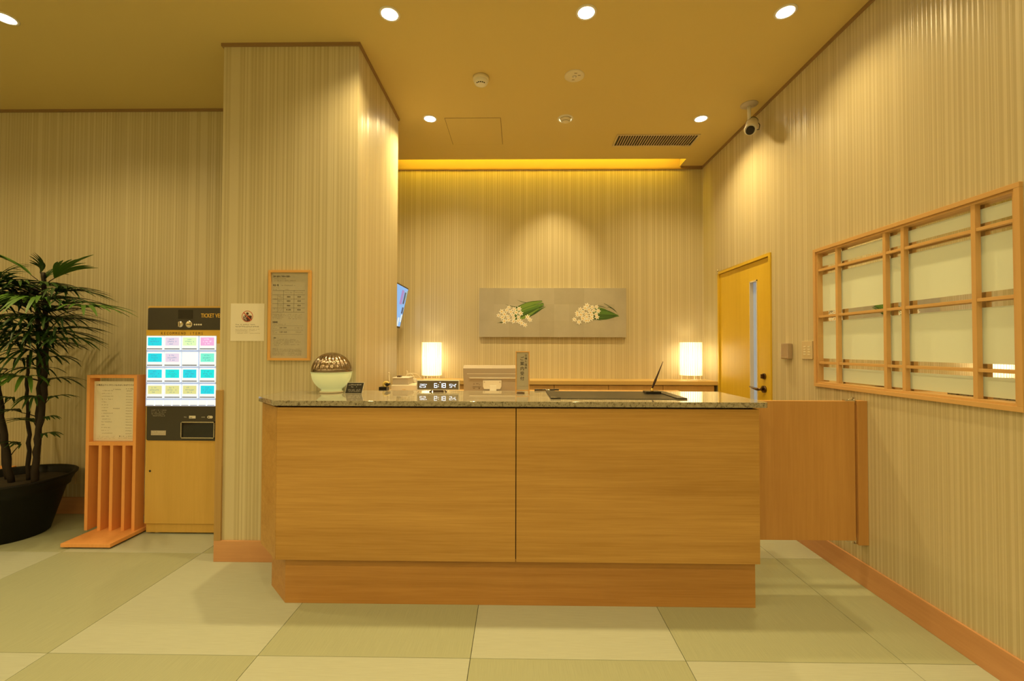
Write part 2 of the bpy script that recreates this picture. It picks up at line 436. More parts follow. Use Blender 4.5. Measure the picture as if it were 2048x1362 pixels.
# skirting boards
BH, BT = 0.122, 0.012
struct(MB().box(RX - BT, RX, FY, DY0 - .03, 0, BH).build('baseboard_right', 'base_wood_y', bevel=.002))
struct(MB().box(LX, PXL, LY - BT, LY, 0, BH).build('baseboard_lobby', 'base_wood', bevel=.002))
struct(MB().prism([(PXL - BT, PY - BT), (PXR + BT, PY - BT), (PXR + BT, PY + .06), (PXR, PY + .06), (PXR, PY), (PXL, PY), (PXL, LY - BT), (PXL - BT, LY - BT)], 0, BH).build('baseboard_column', 'base_wood', bevel=.002))
struct(MB().box(LX, RX, FY, FY + BT, 0, BH).build('baseboard_rear', 'base_wood', bevel=.002))
struct(MB().box(LX, LX + BT, FY, LY, 0, BH).build('baseboard_left', 'base_wood_y', bevel=.002))
# cornice strips where walls meet the ceiling
TH, TT = 0.019, 0.011
struct(MB().box(LX, PXL, LY - TT, LY, CZ - TH, CZ).build('trim_1', 'trim_wood'))
struct(MB().prism([(PXL - TT, PY - TT), (PXR + TT, PY - TT), (PXR + TT, PB), (PXR, PB), (PXR, PY), (PXL, PY), (PXL, LY - TT), (PXL - TT, LY - TT)], CZ - TH, CZ).build('trim_2', 'trim_wood'))
struct(MB().box(RX - TT, RX, FY, BY, CZ - TH, CZ).build('trim_3', 'trim_wood'))
struct(MB().box(OX, RX - TT, BY - .010, BY, CZ - .032, CZ - .020).build('trim_4', 'trim_wood'))
struct(MB().box(CX1 + .01, RX - TT, BY - TT, BY, CZ - TH, CZ).build('trim_5', 'trim_wood'))
# wooden guard on the column's lobby corner
struct(MB().prism([(PXL - .012, PY - .012), (PXL + .028, PY - .012), (PXL + .028, PY), (PXL, PY), (PXL, PY + .32), (PXL - .012, PY + .32)], BH, 1.0).build('trim_6', wood('guard_oak', (.40, .26, .10), (.50, .33, .13), 2), bevel=.0015), 'low wooden corner guard on the column')

# ------------------------------------------------------------------ lattice window in the right wall
win = bpy.data.objects.new('window_1', None); C.objects.link(win)
win.location = (RX, (WY0 + WY1) / 2, WZ0); win.empty_display_size = .05
struct(win, 'pale wood lattice window with frosted panels and mirror-like clear strips')
FW, FP = 0.020, 0.014
def hbar(z0, z1, x0, x1, y0=WY0 - .012, y1=WY1 + .012, name='window_frame', bev=.0015): return MB().box(x0, x1, y0, y1, z0, z1).build(name, 'frame_wood', win, bev)
hbar(WZ1 - FW + .012, WZ1 + .012, RX - FP, RX + .05); hbar(WZ0 - .012, WZ0 + FW - .012, RX - FP, RX + .05)
for a in (WY0 - .012, WY1 + .012 - FW): MB().box(RX - FP, RX + .05, a, a + FW, WZ0 + FW - .012, WZ1 - FW + .012).build('window_frame', 'frame_wood_z', win, .0015)
IY0, IY1, IZ0, IZ1 = WY0 + FW - .012, WY1 - FW + .012, WZ0 + FW - .012, WZ1 - FW + .012
SB = 0.011   # sash step inside the frame
for z0, z1 in ((IZ0, IZ0 + SB), (IZ1 - SB, IZ1)): MB().box(RX - .006, RX + .03, IY0, IY1, z0, z1).build('window_sash', 'frame_wood', win, .001)
for y0, y1 in ((IY0, IY0 + SB), (IY1 - SB, IY1)): MB().box(RX - .006, RX + .03, y0, y1, IZ0 + SB, IZ1 - SB).build('window_sash', 'frame_wood_z', win, .001)
VB = [1.766, 2.088, 2.191, 2.517]; HB = [1.167, 1.447, 1.729]
for y in VB: MB().box(RX - .004, RX + .018, y - .0088, y + .0088, IZ0 + SB, IZ1 - SB).build('mullion', 'frame_wood_z', win, .001)
cols = [IY0 + SB] + VB + [IY1 - SB]
for z in HB:
    for k in range(5):
        a = cols[k] + (.0088 if k else 0); b = cols[k + 1] - (.0088 if k < 4 else 0)
        MB().box(RX - .002, RX + .016, a, b, z - .0068, z + .0068).build('muntin', 'frame_wood', win, .001)
plabel(MB().box(RX + .0265, RX + .032, IY0, IY1, IZ0, IZ1).build('pane', plain('window_mirror_glass', (0.80, 0.80, 0.78), 0.0, metal=1.0), win), 'clear reflective glass')
film = plain('frosted_film', (0.70, 0.78, 0.66), 0.38, spec=0.5, emit=(.9, 1, .62), es=.035)  # faint glow added to the film, standing for light from the next room
rows = [IZ0 + SB] + HB + [IZ1 - SB]
for k in range(5):
    for q in range(4):
        MB().box(RX + .0250, RX + .0265, cols[k] + (.002 if k else 0), cols[k + 1] - (.002 if k < 4 else 0), rows[q] + ((.026, .026, .032, .026)[q] if q else .010), rows[q + 1] - ((.026, .030, .026)[q] if q < 3 else .018)).build('frosted_panel', film, win)
struct(MB().box(X1, X1 + .03, WY0 - .1, WY1 + .1, WZ0 - .1, WZ1 + .1).build('wall_window_back', 'subfloor'))

# ------------------------------------------------------------------ door in the right wall
dr = bpy.data.objects.new('door_1', None); C.objects.link(dr); dr.location = (RX, (DY0 + DY1) / 2, 0); dr.empty_display_size = .05
struct(dr, 'yellow birch office door with a narrow glass slit')
JT = 0.022
jm = MB().box(RX - .012, RX + .1, DY0 - JT + .012, DY0 + .012, 0, DZ1 + .010).box(RX - .012, RX + .1, DY1 - .012, DY1 + JT - .012, 0, DZ1 + .010).box(RX - .012, RX + .1, DY0 + .012, DY1 - .012, DZ1 - .012, DZ1 + .010)
jm.build('door_frame', 'door_wood', dr, .0015)
GY0, GY1, GZ0, GZ1 = 3.352, 3.462, 0.42, 1.782
lf = MB()
for a, b, c, d in ((DY0 + .016, GY0, .008, DZ1 - .016), (GY1, DY1 - .016, .008, DZ1 - .016), (GY0, GY1, .008, GZ0), (GY0, GY1, GZ1, DZ1 - .016)): lf.box(RX + .002, RX + .042, a, b, c, d)
lf.build('door_leaf', 'door_wood', dr)
gf = MB()
for a, b, c, d in ((GY0, GY0 + .008, GZ0, GZ1), (GY1 - .008, GY1, GZ0, GZ1), (GY0, GY1, GZ0, GZ0 + .010), (GY0, GY1, GZ1 - .010, GZ1)): gf.box(RX - .002, RX + .030, a, b, c, d)
gf.build('glass_frame', 'cream_plastic', dr)
plabel(MB().box(RX + .026, RX + .030, GY0, GY1, GZ0, GZ1).build('glass_slit', plain('cool_glass', (.30, .36, .42), .15, emit=(.55, .70, .90), es=.20), dr), 'cool grey lit glass')
hg = MB(); hg.tube([(RX - .014, DY1 - .006, 1.925), (RX - .014, DY1 - .006, 1.945)], .008, 10); hg.tube([(RX - .014, DY1 - .006, 1.952), (RX - .014, DY1 - .006, 1.972)], .008, 10)
plabel(hg.build('hinge', 'chrome', dr), 'small chrome hinge')
lv = MB(); ly, lz = 3.262, .950
lv.tube([(RX + .004, ly, lz), (RX - .012, ly, lz)], .026, 20); lv.tube([(RX - .012, ly, lz), (RX - .052, ly, lz)], .010, 12)
lv.tube([(RX - .050, ly - .008, lz), (RX - .052, ly + .02, lz), (RX - .050, ly + .07, lz + .004), (RX - .044, ly + .125, lz + .010)], [.011, .010, .008, .005], 10)
plabel(lv.build('door_lever', 'dark_metal', dr), 'dark bronze lever')
tk = MB(); tk.tube([(RX + .004, ly, 1.046), (RX - .010, ly, 1.046)], .022, 20); tk.box(RX - .028, RX - .008, ly - .005, ly + .005, 1.030, 1.062)
plabel(tk.build('thumb_turn', 'dark_metal', dr, .001), 'dark bronze lock knob')

# ================================================================== CEILING FIXTURES
def downlight(x, y, label, on_group, power=DOWN_W, cone=138):
    t = thing('downlight', label, 'ceiling light', (x, y, CZ), on_group)
    T = Matrix.Translation((x, y, CZ))
    MB().lathe([(.056, 0), (.056, -.003), (.050, -.005), (.044, -.0045), (.044, 0)], 32, T=T).build('trim_ring', 'white_plastic', t)
    MB().lathe([(.0, -.0022), (.044, -.0022), (.044, -.0005), (.0, -.0005)], 32, T=T, smooth=False).build('lens', emis('downlight_lens', (1, .90, .70), 14.0), t)
    li = bpy.data.lights.new('downlight_lamp', 'SPOT'); li.energy = power; li.color = WARM
    li.spot_size = math.radians(cone); li.spot_blend = 1.0; li.shadow_soft_size = 0.035
    lo = bpy.data.objects.new('downlight_lamp', li); C.objects.link(lo); lo.parent = t; lo.location = (0, 0, -.012)
    return t
G = 'round recessed downlights in the ceiling'
downlight(-2.835, 2.325, 'recessed downlight in the ceiling above the potted palm', G, DOWN_W * .95, 142)
downlight(-3.90, 2.325, 'unseen recessed downlight added in the lobby ceiling above the low bench', G, DOWN_W * .5, 138)  # out-of-view lamp added to brighten the lobby wall
downlight(-.702, 2.318, 'recessed downlight in front of the column corner', G)
downlight(.364, 2.318, 'recessed downlight over the middle of the reception counter', G)
downlight(1.435, 2.325, 'recessed downlight over the swing gate end of the counter', G, DOWN_W * .62)
downlight(-.701, 3.394, 'recessed downlight between the column side and the ceiling hatch', G, DOWN_W * 1.5)
downlight(1.438, 3.413, 'recessed downlight near the security camera', G, DOWN_W * 1.15)
for x in (-2.835, -1.768, -.702, .364, 1.435): downlight(x, 1.25, 'unseen recessed downlight in the open lobby ceiling before the counter', G, DOWN_W * .35)  # row out of view that carries the ceiling grid forward for its light
for x, y, k in ((-4.9, -.5, 2.4), (-2.835, -.5, .8), (-.702, -.5, 1), (.9, -.5, .9), (-4.0, -2.2, 1), (-2.3, -2.2, 1), (-.702, -2.2, 1), (.9, -2.2, 1)):  # unseen lamps added for frontal light; first one read off the palm's shadow
    downlight(x, y, 'unseen wide downlight added in the far part of the lobby ceiling', G, LOBBY_W * k, 160)

# adjustable wall-washing spot
t = thing('spotlight', 'adjustable eyeball spotlight with slotted hood aimed at the back wall', 'ceiling light', (.370, 3.403, CZ))
T = Matrix.Translation((.370, 3.403, CZ))
MB().lathe([(.062, 0), (.062, -.004), (.050, -.007), (.046, -.004), (.046, 0)], 32, T=T).build('trim_ring', 'white_plastic', t)
eb = MB(); prof = [(.044 * math.cos(a), -.040 * math.sin(a)) for a in [k * PI / 16 for k in range(0, 9)]]
seg = 32
vs = []; 
for k in range(seg + 1):
    a = PI + PI * k / seg
    vs += [T @ Vector((r * math.cos(a), r * math.sin(a), z)) for r, z in prof]
n = len(prof)
eb.add(vs, [(k * n + i, (k + 1) * n + i, (k + 1) * n + i + 1, k * n + i + 1) for k in range(seg) for i in range(n - 1)], 0, True)
eb.build('eyeball_hood', 'cream_plastic', t)
for k in range(9):
    a = PI + PI * (k + .9) / 10.8
    s_ = MB()
    s_.add([T @ Vector((.0448 * math.cos(e) * math.cos(b), .0448 * math.cos(e) * math.sin(b), -.0408 * math.sin(e))) for e, b in ((.16, a - .11), (.16, a + .11), (.78, a + .10), (.78, a - .10))], [(0, 1, 2, 3)])
    s_.build('slot', 'black_matte', t)
MB().lathe([(.0, -.010), (.036, -.010), (.036, -.006), (0, -.006)], 24, T=T).build('lens', emis('spot_lens', (1, .88, .62), 9.0), t)
li = bpy.data.lights.new('spotlight_lamp', 'SPOT'); li.energy = SPOT_W; li.color = WARM; li.spot_size = math.radians(54); li.spot_blend = .9; li.shadow_soft_size = .03
lo = bpy.data.objects.new('spotlight_lamp', li); C.objects.link(lo); lo.parent = t; lo.location = (0, .03, -.03)
lo.rotation_euler = (Vector((.34, BY, 1.93)) - Vector((.37, 3.433, CZ - .03))).to_track_quat('-Z', 'Y').to_euler()

# light strip hidden in the ceiling slot
t = thing('cove_light', 'long warm light strip hidden in the ceiling slot over the back wall', 'light strip', (.15, CY0 + .02, CZ + .30))
MB().box(OX + .03, CX1 - .02, CY0 - .01, CY0 + .05, CZ + .228, CZ + .30).build('housing', 'white_plastic', t)
MB().tube([(OX + .05, CY0 + .02, CZ + .210), (CX1 - .04, CY0 + .02, CZ + .210)], .015, 12).build('tube', emis('cove_tube', (1, .68, .035), COVE_E * 6), t)

# smoke detector, emergency light, hatch, air grille, security camera
t = thing('smoke_detector', 'white dome smoke detector with dark vents on the ceiling', 'smoke detector', (-.253, 2.878, CZ))
T = Matrix.Translation((-.253, 2.878, CZ))
MB().lathe([(0, 0), (.054, 0), (.054, -.018), (.050, -.022), (0, -.022)], 32, T=T).build('base', 'cream_plastic', t)
MB().lathe([(.046, -.022), (.046, -.034), (.040, -.044), (.022, -.050), (0, -.051)], 32, T=T).build('dome', 'white_plastic', t)
for k in range(5):
    a = -PI / 2 + (k - 2) * .42
    d = Vector((-math.sin(a), math.cos(a), 0)); r = Vector((math.cos(a), math.sin(a), 0)); p = T @ (r * .031 + Vector((0, 0, -.0485)))
    s_ = MB(); s_.add([p + d * .005 + r * .007 + Vector((0, 0, .0045)), p - d * .005 + r * .007 + Vector((0, 0, .0045)), p - d * .005 - r * .002 - Vector((0, 0, .0005)), p + d * .005 - r * .002 - Vector((0, 0, .0005))], [(0, 1, 2, 3)])
    s_.build('vent_slot', 'black_matte', t)
t = thing('emergency_light', 'flat cream disc emergency light with tiny central lamp on the ceiling', 'emergency light', (.371, 2.863, CZ))
T = Matrix.Translation((.371, 2.863, CZ))
MB().lathe([(.066, 0), (.066, -.004), (.060, -.007), (0, -.007)], 40, T=T).build('plate', 'cream_plastic', t)
MB().lathe([(.015, -.007), (.013, -.010), (.010, -.0085), (0, -.0085)], 20, T=T).build('lamp_socket', 'grey_plastic', t)
MB().lathe([(.008, -.0085), (.007, -.013), (0, -.015)], 16, T=T).build('lamp', 'white_plastic', t)
for dx, dy in ((.030, -.014), (-.004, .034), (.004, -.036)): MB().box(.371 + dx - .009, .371 + dx + .009, 2.863 + dy - .003, 2.863 + dy + .003, CZ - .0076, CZ - .0068).build('marking', 'ink_soft', t)
t = thing('access_hatch', 'square flush access hatch outlined by a dark seam in the ceiling', 'hatch', (-.362, 3.609, CZ))
MB().box(-.585, -.140, 3.386, 3.832, CZ - .0008, CZ).build('seam', plain('hatch_seam', (.16, .10, .05), .7), t)
MB().box(-.5815, -.1435, 3.3895, 3.8285, CZ - .0022, CZ - .0008).build('hatch_panel', 'ceiling', t)
MB().box(-.1435, -.1400, 3.60, 3.612, CZ - .002, CZ - .0008).build('latch', 'dark_metal', t)
t = thing('air_grille', 'long slotted ceiling air grille with many parallel slats', 'air vent', (1.188, 3.766, CZ))
gx0, gx1, gy0, gy1 = .853, 1.527, 3.674, 3.859
g = MB()
for a, b, c, d in ((gx0 - .014, gx1 + .014, gy0 - .014, gy0), (gx0 - .014, gx1 + .014, gy1, gy1 + .014), (gx0 - .014, gx0, gy0, gy1), (gx1, gx1 + .014, gy0, gy1)): g.box(a, b, c, d, CZ - .006, CZ)
g.build('grille_frame', 'beige_plate', t, .001)
MB().box(gx0, gx1, gy0, gy1, CZ - .0008, CZ).build('dark_backing', 'black_matte', t)
slat = None
for k in range(30):
    x = gx0 + (k + 1) * (gx1 - gx0) / 31
    if slat is None: o = slat = MB().box(x - .0034, x + .0034, gy0, gy1, CZ - .006, CZ - .0008).build('slat', plain('slat_bronze', (.60, .48, .36), .5), t); sx = x
    else: o = bpy.data.objects.new('slat', slat.data); C.objects.link(o); o.parent = t; o.location = (x - sx, 0, 0)
t = thing('security_camera', 'white bullet security camera on a ceiling pole beside the wall', 'security camera', (1.712, 3.219, CZ))
cx, cy = 1.712, 3.219
MB().lathe([(0, 0), (.060, 0), (.060, -.004), (.052, -.008), (.026, -.010), (.018, -.016), (0, -.016)], 32, T=Matrix.Translation((cx, cy, CZ))).build('ceiling_plate', 'grey_plastic', t)
MB().tube([(cx, cy, CZ - .01), (cx, cy, CZ - .055), (cx, cy, CZ - .115)], [.013, .0125, .0115], 16).build('pole', 'white_plastic', t)
ax = Vector((-.42, -.60, -.68)).normalized(); bc = Vector((cx + .010, cy - .010, CZ - .168))
MB().tube([(cx, cy, CZ - .108), bc - ax * .02], [.012, .014], 12).build('swivel_joint', 'grey_plastic', t)
b0 = bc - ax * .085; b1 = bc + ax * .070
cb = MB().tube([b0, b0 + ax * .008, b1 - ax * .01, b1], [.033, .042, .042, .037], 24); cb = cb.build('camera_body', 'white_plastic', t)
MB().tube([b1 - ax * .006, b1 + ax * .022], [.030, .028], 20).build('lens', 'black', cb)
MB().tube([b0 + ax * .012, b0 + ax * .022], .0426, 24).build('band', 'black_matte', cb)
cu_ = [b1 + Vector((.026, .012, .004)), bc + Vector((.050, -.01, -.03)), bc + Vector((.062, .0, .01)), bc + Vector((.055, .02, .05)), b0 + Vector((.010, .01, .016)), b0]
MB().tube(cu_, .0028, 6).build('cable', 'black_matte', t)

# ================================================================== RECEPTION COUNTER
CF, CR_, CT = 2.09, 1.149, 0.961          # front plane, right end, top of panels
CL, CHX = -1.164, -1.340                  # chamfer start and end in x
CHY = CF + (CL - CHX)
t = thing('reception_counter', 'oak veneered reception counter with horizontal grain and recessed plinth', 'counter', (0, CF + .2, 0))
pb = .230
seam = onY(1032, 900, CF).x
MB().box(CL, seam - .002, CF, CF + .02, pb, CT).build('front_panel', 'counter_wood', t, .0012)
MB().box(seam + .002, CR_, CF, CF + .02, pb, CT).build('front_panel', 'counter_wood', t, .0012)
q = .02 / math.sqrt(2)
MB().prism([(CHX, CHY), (CL - .001, CF), (CL + q * .6, CF + q * .9), (CHX + .02, CHY + .008)], pb, CT).build('corner_panel', 'counter_wood', t)
MB().box(CHX, CHX + .018, CHY + .001, PY - BT - .002, pb, CT).build('side_panel', 'counter_wood', t)
MB().box(CR_ - .018, CR_, CF + .021, 2.585, pb, CT).build('side_panel', wood('counter_oak_side', (.375, .20, .045), (.585, .355, .112), 1), t)
MB().prism([(CL + .02, CF + .022), (CR_ - .02, CF + .022), (CR_ - .02, 2.575), (PXR + BT + .004, 2.575), (PXR + BT + .004, PY - BT - .004), (CHX + .02, PY - BT - .004), (CHX + .02, CHY + .012)], pb + .004, .9695).build('carcass', 'counter_dark', t)
MB().prism([(-1.1386, 2.1345), (1.149, 2.1345), (1.149, 2.56), (PXR + BT + .004, 2.56), (PXR + BT + .004, PY - BT - .003), (-1.2935, PY - BT - .003), (-1.2935, 2.2895)], 0, pb + .003).build('plinth', wood('plinth_oak', (.385, .185, .047), (.575, .315, .10), 0), t, .001)
t = thing('staff_desk', 'plain oak staff desk hidden behind the reception counter', 'desk', (.1, 2.85, 0))
MB().box(PXR + .02, CR_ - .02, 2.605, 3.10, .925, .955).build('desk_top', 'cabinet_wood', t, .001)
for a, b in ((PXR + .02, PXR + .04), (CR_ - .04, CR_ - .02)): MB().box(a, b, 2.605, 3.08, 0, .925).build('end_panel', 'cabinet_wood', t)
MB().box(PXR + .04, CR_ - .04, 2.605, 2.62, .2, .925).build('modesty_panel', 'cabinet_wood', t)

GT = .9955
gp = [(-1.176, 2.078), (1.176, 2.078), (1.190, 2.092), (1.190, 2.600), (PXR + .003, 2.600), (PXR + .003, PY - .001), (-1.352, PY - .001), (-1.352, 2.252)]
tag(MB().prism(gp, GT - .025, GT).build('countertop', 'granite', None, .0007), 'polished speckled beige granite top on the reception counter', 'countertop')

# swing gate between counter and wall
gy = 2.315
tag(MB().box(1.783, RX - .0005, gy - .005, gy + .045, .225, .978).build('gate_post', 'gate_wood', None, .0015), 'slim wooden post fixed to the right wall beside the swing gate', 'post')
t = thing('swing_gate', 'wooden swing gate panel with vertical grain between counter and wall', 'gate', (1.46, gy + .015, .245))
MB().box(CR_ + .012, 1.771, gy, gy + .030, .248, .976).build('panel', 'gate_wood', t, .0012)
for z, s in ((.976, 1), (.248, -1)):
    hb = MB(); a, b = sorted((z, z + s * .006)); hb.box(1.725, 1.781, gy + .004, gy + .026, a, b)
    hb.tube([(1.776, gy + .012, z - s * .018), (1.776, gy + .012, z + s * .020)], .0068, 12); hb.tube([(1.745, gy + .012, z + s * .003), (1.772, gy + .012, z + s * .016)], [.006, .0068], 8)
    plabel(hb.build('pivot_hinge', 'chrome', t), 'chrome pivot hinge')

# ================================================================== BACK CABINETS
BZ, BF = .951, 4.012
tag(MB().box(OX + .002, RX - .001, BF, BY - .001, BZ - .036, BZ).build('back_worktop', 'back_wood', None, .0015), 'long light maple worktop along the back wall', 'worktop')
edges = [-1.296, -1.165, -.665, -.165, .335, .835, 1.335, 1.805]
cabl = {0: 'narrow cabinet unit under the back worktop in the office corner behind the column', 1: 'oak cabinet unit under the left table lamp', 2: 'oak cabinet unit under the worktop behind the monitor',
        3: 'oak cabinet unit under the worktop behind the reception placard', 4: 'oak cabinet unit under the worktop behind the desk pad', 5: 'oak cabinet unit under the worktop behind the desk pen', 6: 'oak cabinet unit nearest the birch door under the lamp'}
cabl[1] = 'oak cabinet unit under the table lamp beside the column'
for k in range(7):
    a, b = edges[k] + .0005, edges[k + 1] - .0005
    t = thing('base_cabinet', cabl[k], 'cabinet', ((a + b) / 2, 4.15, 0), 'cabinet units under the back worktop')
    MB().box(a, b, BF + .040, BY - .001, 0, BZ - .0365).build('body', 'counter_dark', t)
    MB().box(a + .0015, b - .0015, BF + .010, BF + .0395, .08, BZ - .0405).build('door', 'cabinet_wood', t, .001)

# table lamps: square paper shades with upright slats, bulb inside
shade = None
def paper_shade():
    m, nt, b = newmat('lamp_paper')
    nt.nodes.remove(b)
    d = N(nt, 'ShaderNodeBsdfDiffuse'); d.inputs[0].default_value = (.85, .82, .74, 1)
    tr = N(nt, 'ShaderNodeBsdfTranslucent'); tr.inputs[0].default_value = (.95, .90, .78, 1)
    no = N(nt, 'ShaderNodeTexNoise'); no.inputs['Scale'].default_value = 400
    mx = N(nt, 'ShaderNodeMixShader'); mx.inputs[0].default_value = .72
    em = N(nt, 'ShaderNodeEmission'); em.inputs[0].default_value = (1, .86, .56, 1); em.inputs[1].default_value = .75
    adn = N(nt, 'ShaderNodeAddShader'); out = nt.nodes['Material Output']
    L(nt, d.outputs[0], mx.inputs[1]); L(nt, tr.outputs[0], mx.inputs[2]); L(nt, mx.outputs[0], adn.inputs[0]); L(nt, em.outputs[0], adn.inputs[1])
    L(nt, adn.outputs[0], out.inputs['Surface'])
    return m
M['lamp_paper'] = paper_shade()
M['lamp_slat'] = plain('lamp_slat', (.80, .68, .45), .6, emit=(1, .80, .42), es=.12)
def table_lamp(px0, px1, label):
    Y = 4.165
    a, b = onY(px0, 700, Y).x, onY(px1, 700, Y).x; w = (b - a) / 2; x = (a + b) / 2
    z0, z1 = onY(px0, 752, Y - w).z, onY(px0, 684, Y - w).z
    t = thing('table_lamp', label, 'lamp', (x, Y, BZ), 'table lamps on the back worktop')
    T = Matrix.Translation((x, Y, 0))
    sh_ = MB().lathe([(w - .003, z0 + .003), (w - .003, z1 - .003)], 48, T=T); sh = sh_.build('shade', 'lamp_paper', t)
    for q in range(32):
        MB().box(-.0017, .0017, -w - .0006, -w + .0030, z0, z1, T=T @ Matrix.Rotation(q * PI / 16, 4, 'Z')).build('slat', 'lamp_slat', sh)
    for z in (z0, z1 - .003): MB().lathe([(w - .0035, z), (w - .0005, z), (w - .0005, z + .003), (w - .0035, z + .003), (w - .0035, z)], 48, T=T).build('shade_ring', 'lamp_slat', sh)
    for lx, ly_ in ((-.6, -.7), (.6, -.7), (-.6, .7), (.6, .7), (.15, -.9)): MB().box(x + lx * w - .003, x + lx * w + .003, Y + ly_ * w - .003, Y + ly_ * w + .003, BZ, z0 + .003).build('leg', 'lamp_slat', t)
    MB().lathe([(0, 0), (.03, 0), (.03, .012), (.012, .02), (.012, .06), (0, .06)], 16, T=Matrix.Translation((x, Y, z0))).build('socket', 'white_plastic', t)
    MB().box(x - w + .004, x + w - .004, Y - .006, Y + .006, z0, z0 + .003).build('crossbar', 'white_plastic', t)
    MB().lathe([(0, .055), (.012, .06), (.026, .095), (.020, .12), (0, .128)], 16, T=Matrix.Translation((x, Y, z0))).build('bulb', emis('bulb', (1, .85, .55), 6), t)
    li = bpy.data.lights.new('table_lamp_bulb', 'POINT'); li.energy = LAMP_W; li.color = (1, .80, .45); li.shadow_soft_size = .03
    lo = bpy.data.objects.new('table_lamp_bulb', li); C.objects.link(lo); lo.parent = t; lo.location = (0, 0, z0 - BZ + .17)
    return t
lampL = table_lamp(844, 884, 'glowing square paper table lamp with upright slats beside the column')
lampR = table_lamp(1360, 1403, 'glowing square paper table lamp with upright slats near the birch door')
# lamp cords
for nm, pts, lab in (('power_cord', [(1398, 752, 4.10), (1380, 757, 4.08), (1402, 760, 4.06), (1384, 761, 4.07), (1412, 759, 4.05), (1424, 761, 4.06)], 'pale cord lying under the lamp near the birch door'),):
    P = [onY(x, y, Y) for x, y, Y in pts]
    for p in P: p.z = BZ + .004
    c = []
    for i in range(len(P) - 1):
        for k in range(6): c.append(P[i].lerp(P[i + 1], k / 6) + Vector((0, .01 * math.sin(k * PI / 6) * (-1) ** i, .006 * math.sin(k * PI / 6))))
    MB().tube(c, .003, 6).build(nm, 'cream_plastic', lampR)

# painting
pa = thing('painting', 'long silver-leaf painting of two white narcissus bunches on the back wall', 'painting', (.34, BY, 1.60))
px0, px1, pz0, pz1 = -.385, 1.063, 1.360, 1.845
def leafgrid():
    m, nt, b = newmat('silver_leaf_squares')
    geo = N(nt, 'ShaderNodeNewGeometry'); mp = N(nt, 'ShaderNodeMapping'); mp.inputs['Location'].default_value = (.385, 0, -1.360)
    L(nt, geo.outputs['Position'], mp.inputs['Vector'])
    sp = N(nt, 'ShaderNodeSeparateXYZ'); L(nt, mp.outputs['Vector'], sp.inputs[0])
    cb = N(nt, 'ShaderNodeCombineXYZ')
    fl_ = []
    for nm, k in (('X', 1 / .148), ('Z', 1 / .162)):
        a = N(nt, 'ShaderNodeMath', operation='MULTIPLY'); a.inputs[1].default_value = k; L(nt, sp.outputs[nm], a.inputs[0])
        f = N(nt, 'ShaderNodeMath', operation='FLOOR'); L(nt, a.outputs[0], f.inputs[0]); fl_.append(f)
    L(nt, fl_[0].outputs[0], cb.inputs[0]); L(nt, fl_[1].outputs[0], cb.inputs[1])
    wn = N(nt, 'ShaderNodeTexWhiteNoise'); L(nt, cb.outputs[0], wn.inputs['Vector'])
    no = N(nt, 'ShaderNodeTexNoise'); no.inputs['Scale'].default_value = 9; no.inputs['Detail'].default_value = 5; L(nt, geo.outputs['Position'], no.inputs['Vector'])
    mm = N(nt, 'ShaderNodeMath', operation='MULTIPLY_ADD'); mm.inputs[1].default_value = .5; L(nt, wn.outputs['Value'], mm.inputs[0])
    h = N(nt, 'ShaderNodeMath', operation='MULTIPLY'); h.inputs[1].default_value = .6; L(nt, no.outputs['Fac'], h.inputs[0]); L(nt, h.outputs[0], mm.inputs[2])
    mx = N(nt, 'ShaderNodeMix', data_type='RGBA'); mx.inputs['A'].default_value = (.37, .34, .275, 1); mx.inputs['B'].default_value = (.51, .49, .43, 1)
    L(nt, mm.outputs[0], mx.inputs['Factor']); L(nt, mx.outputs['Result'], b.inputs['Base Color'])
    b.inputs['Roughness'].default_value = .5; b.inputs['Metallic'].default_value = .15
    return m
PD = .035
MB().box(px0, px1, BY - PD, BY - .001, pz0, pz1).build('canvas', leafgrid(), pa, .001)
def pp(x, y): q_ = onY(x, y, BY - PD); return (q_.x, q_.z)
PA = Panel((0, BY - PD, 0), (1, 0, 0), (0, 0, 1))
GREENS = [plain('leaf_paint_%d' % i, c, .5) for i, c in enumerate([(.05, .13, .02), (.09, .21, .035), (.17, .30, .05), (.03, .08, .015)])]
def blade(P2, p0, p1, w, bend, d, mi, tip=0.15):
    (x0, y0), (x1, y1) = p0, p1; dx, dy = x1 - x0, y1 - y0; ln = math.hypot(dx, dy); nx, ny = -dy / ln, dx / ln
    l, r = [], []
    for k in range(7):
        s = k / 6; c = bend * math.sin(PI * s); ww = w * (0.6 + .4 * math.sin(PI * min(1, s * 1.1))) * (tip + (1 - tip) * (1 - s ** 5))
        l.append((x0 + dx * s + nx * (c + ww / 2), y0 + dy * s + ny * (c + ww / 2))); r.append((x0 + dx * s + nx * (c - ww / 2), y0 + dy * s + ny * (c - ww / 2)))
    P2.poly(l + r[::-1], d, mi)
rnd = random.Random(3)
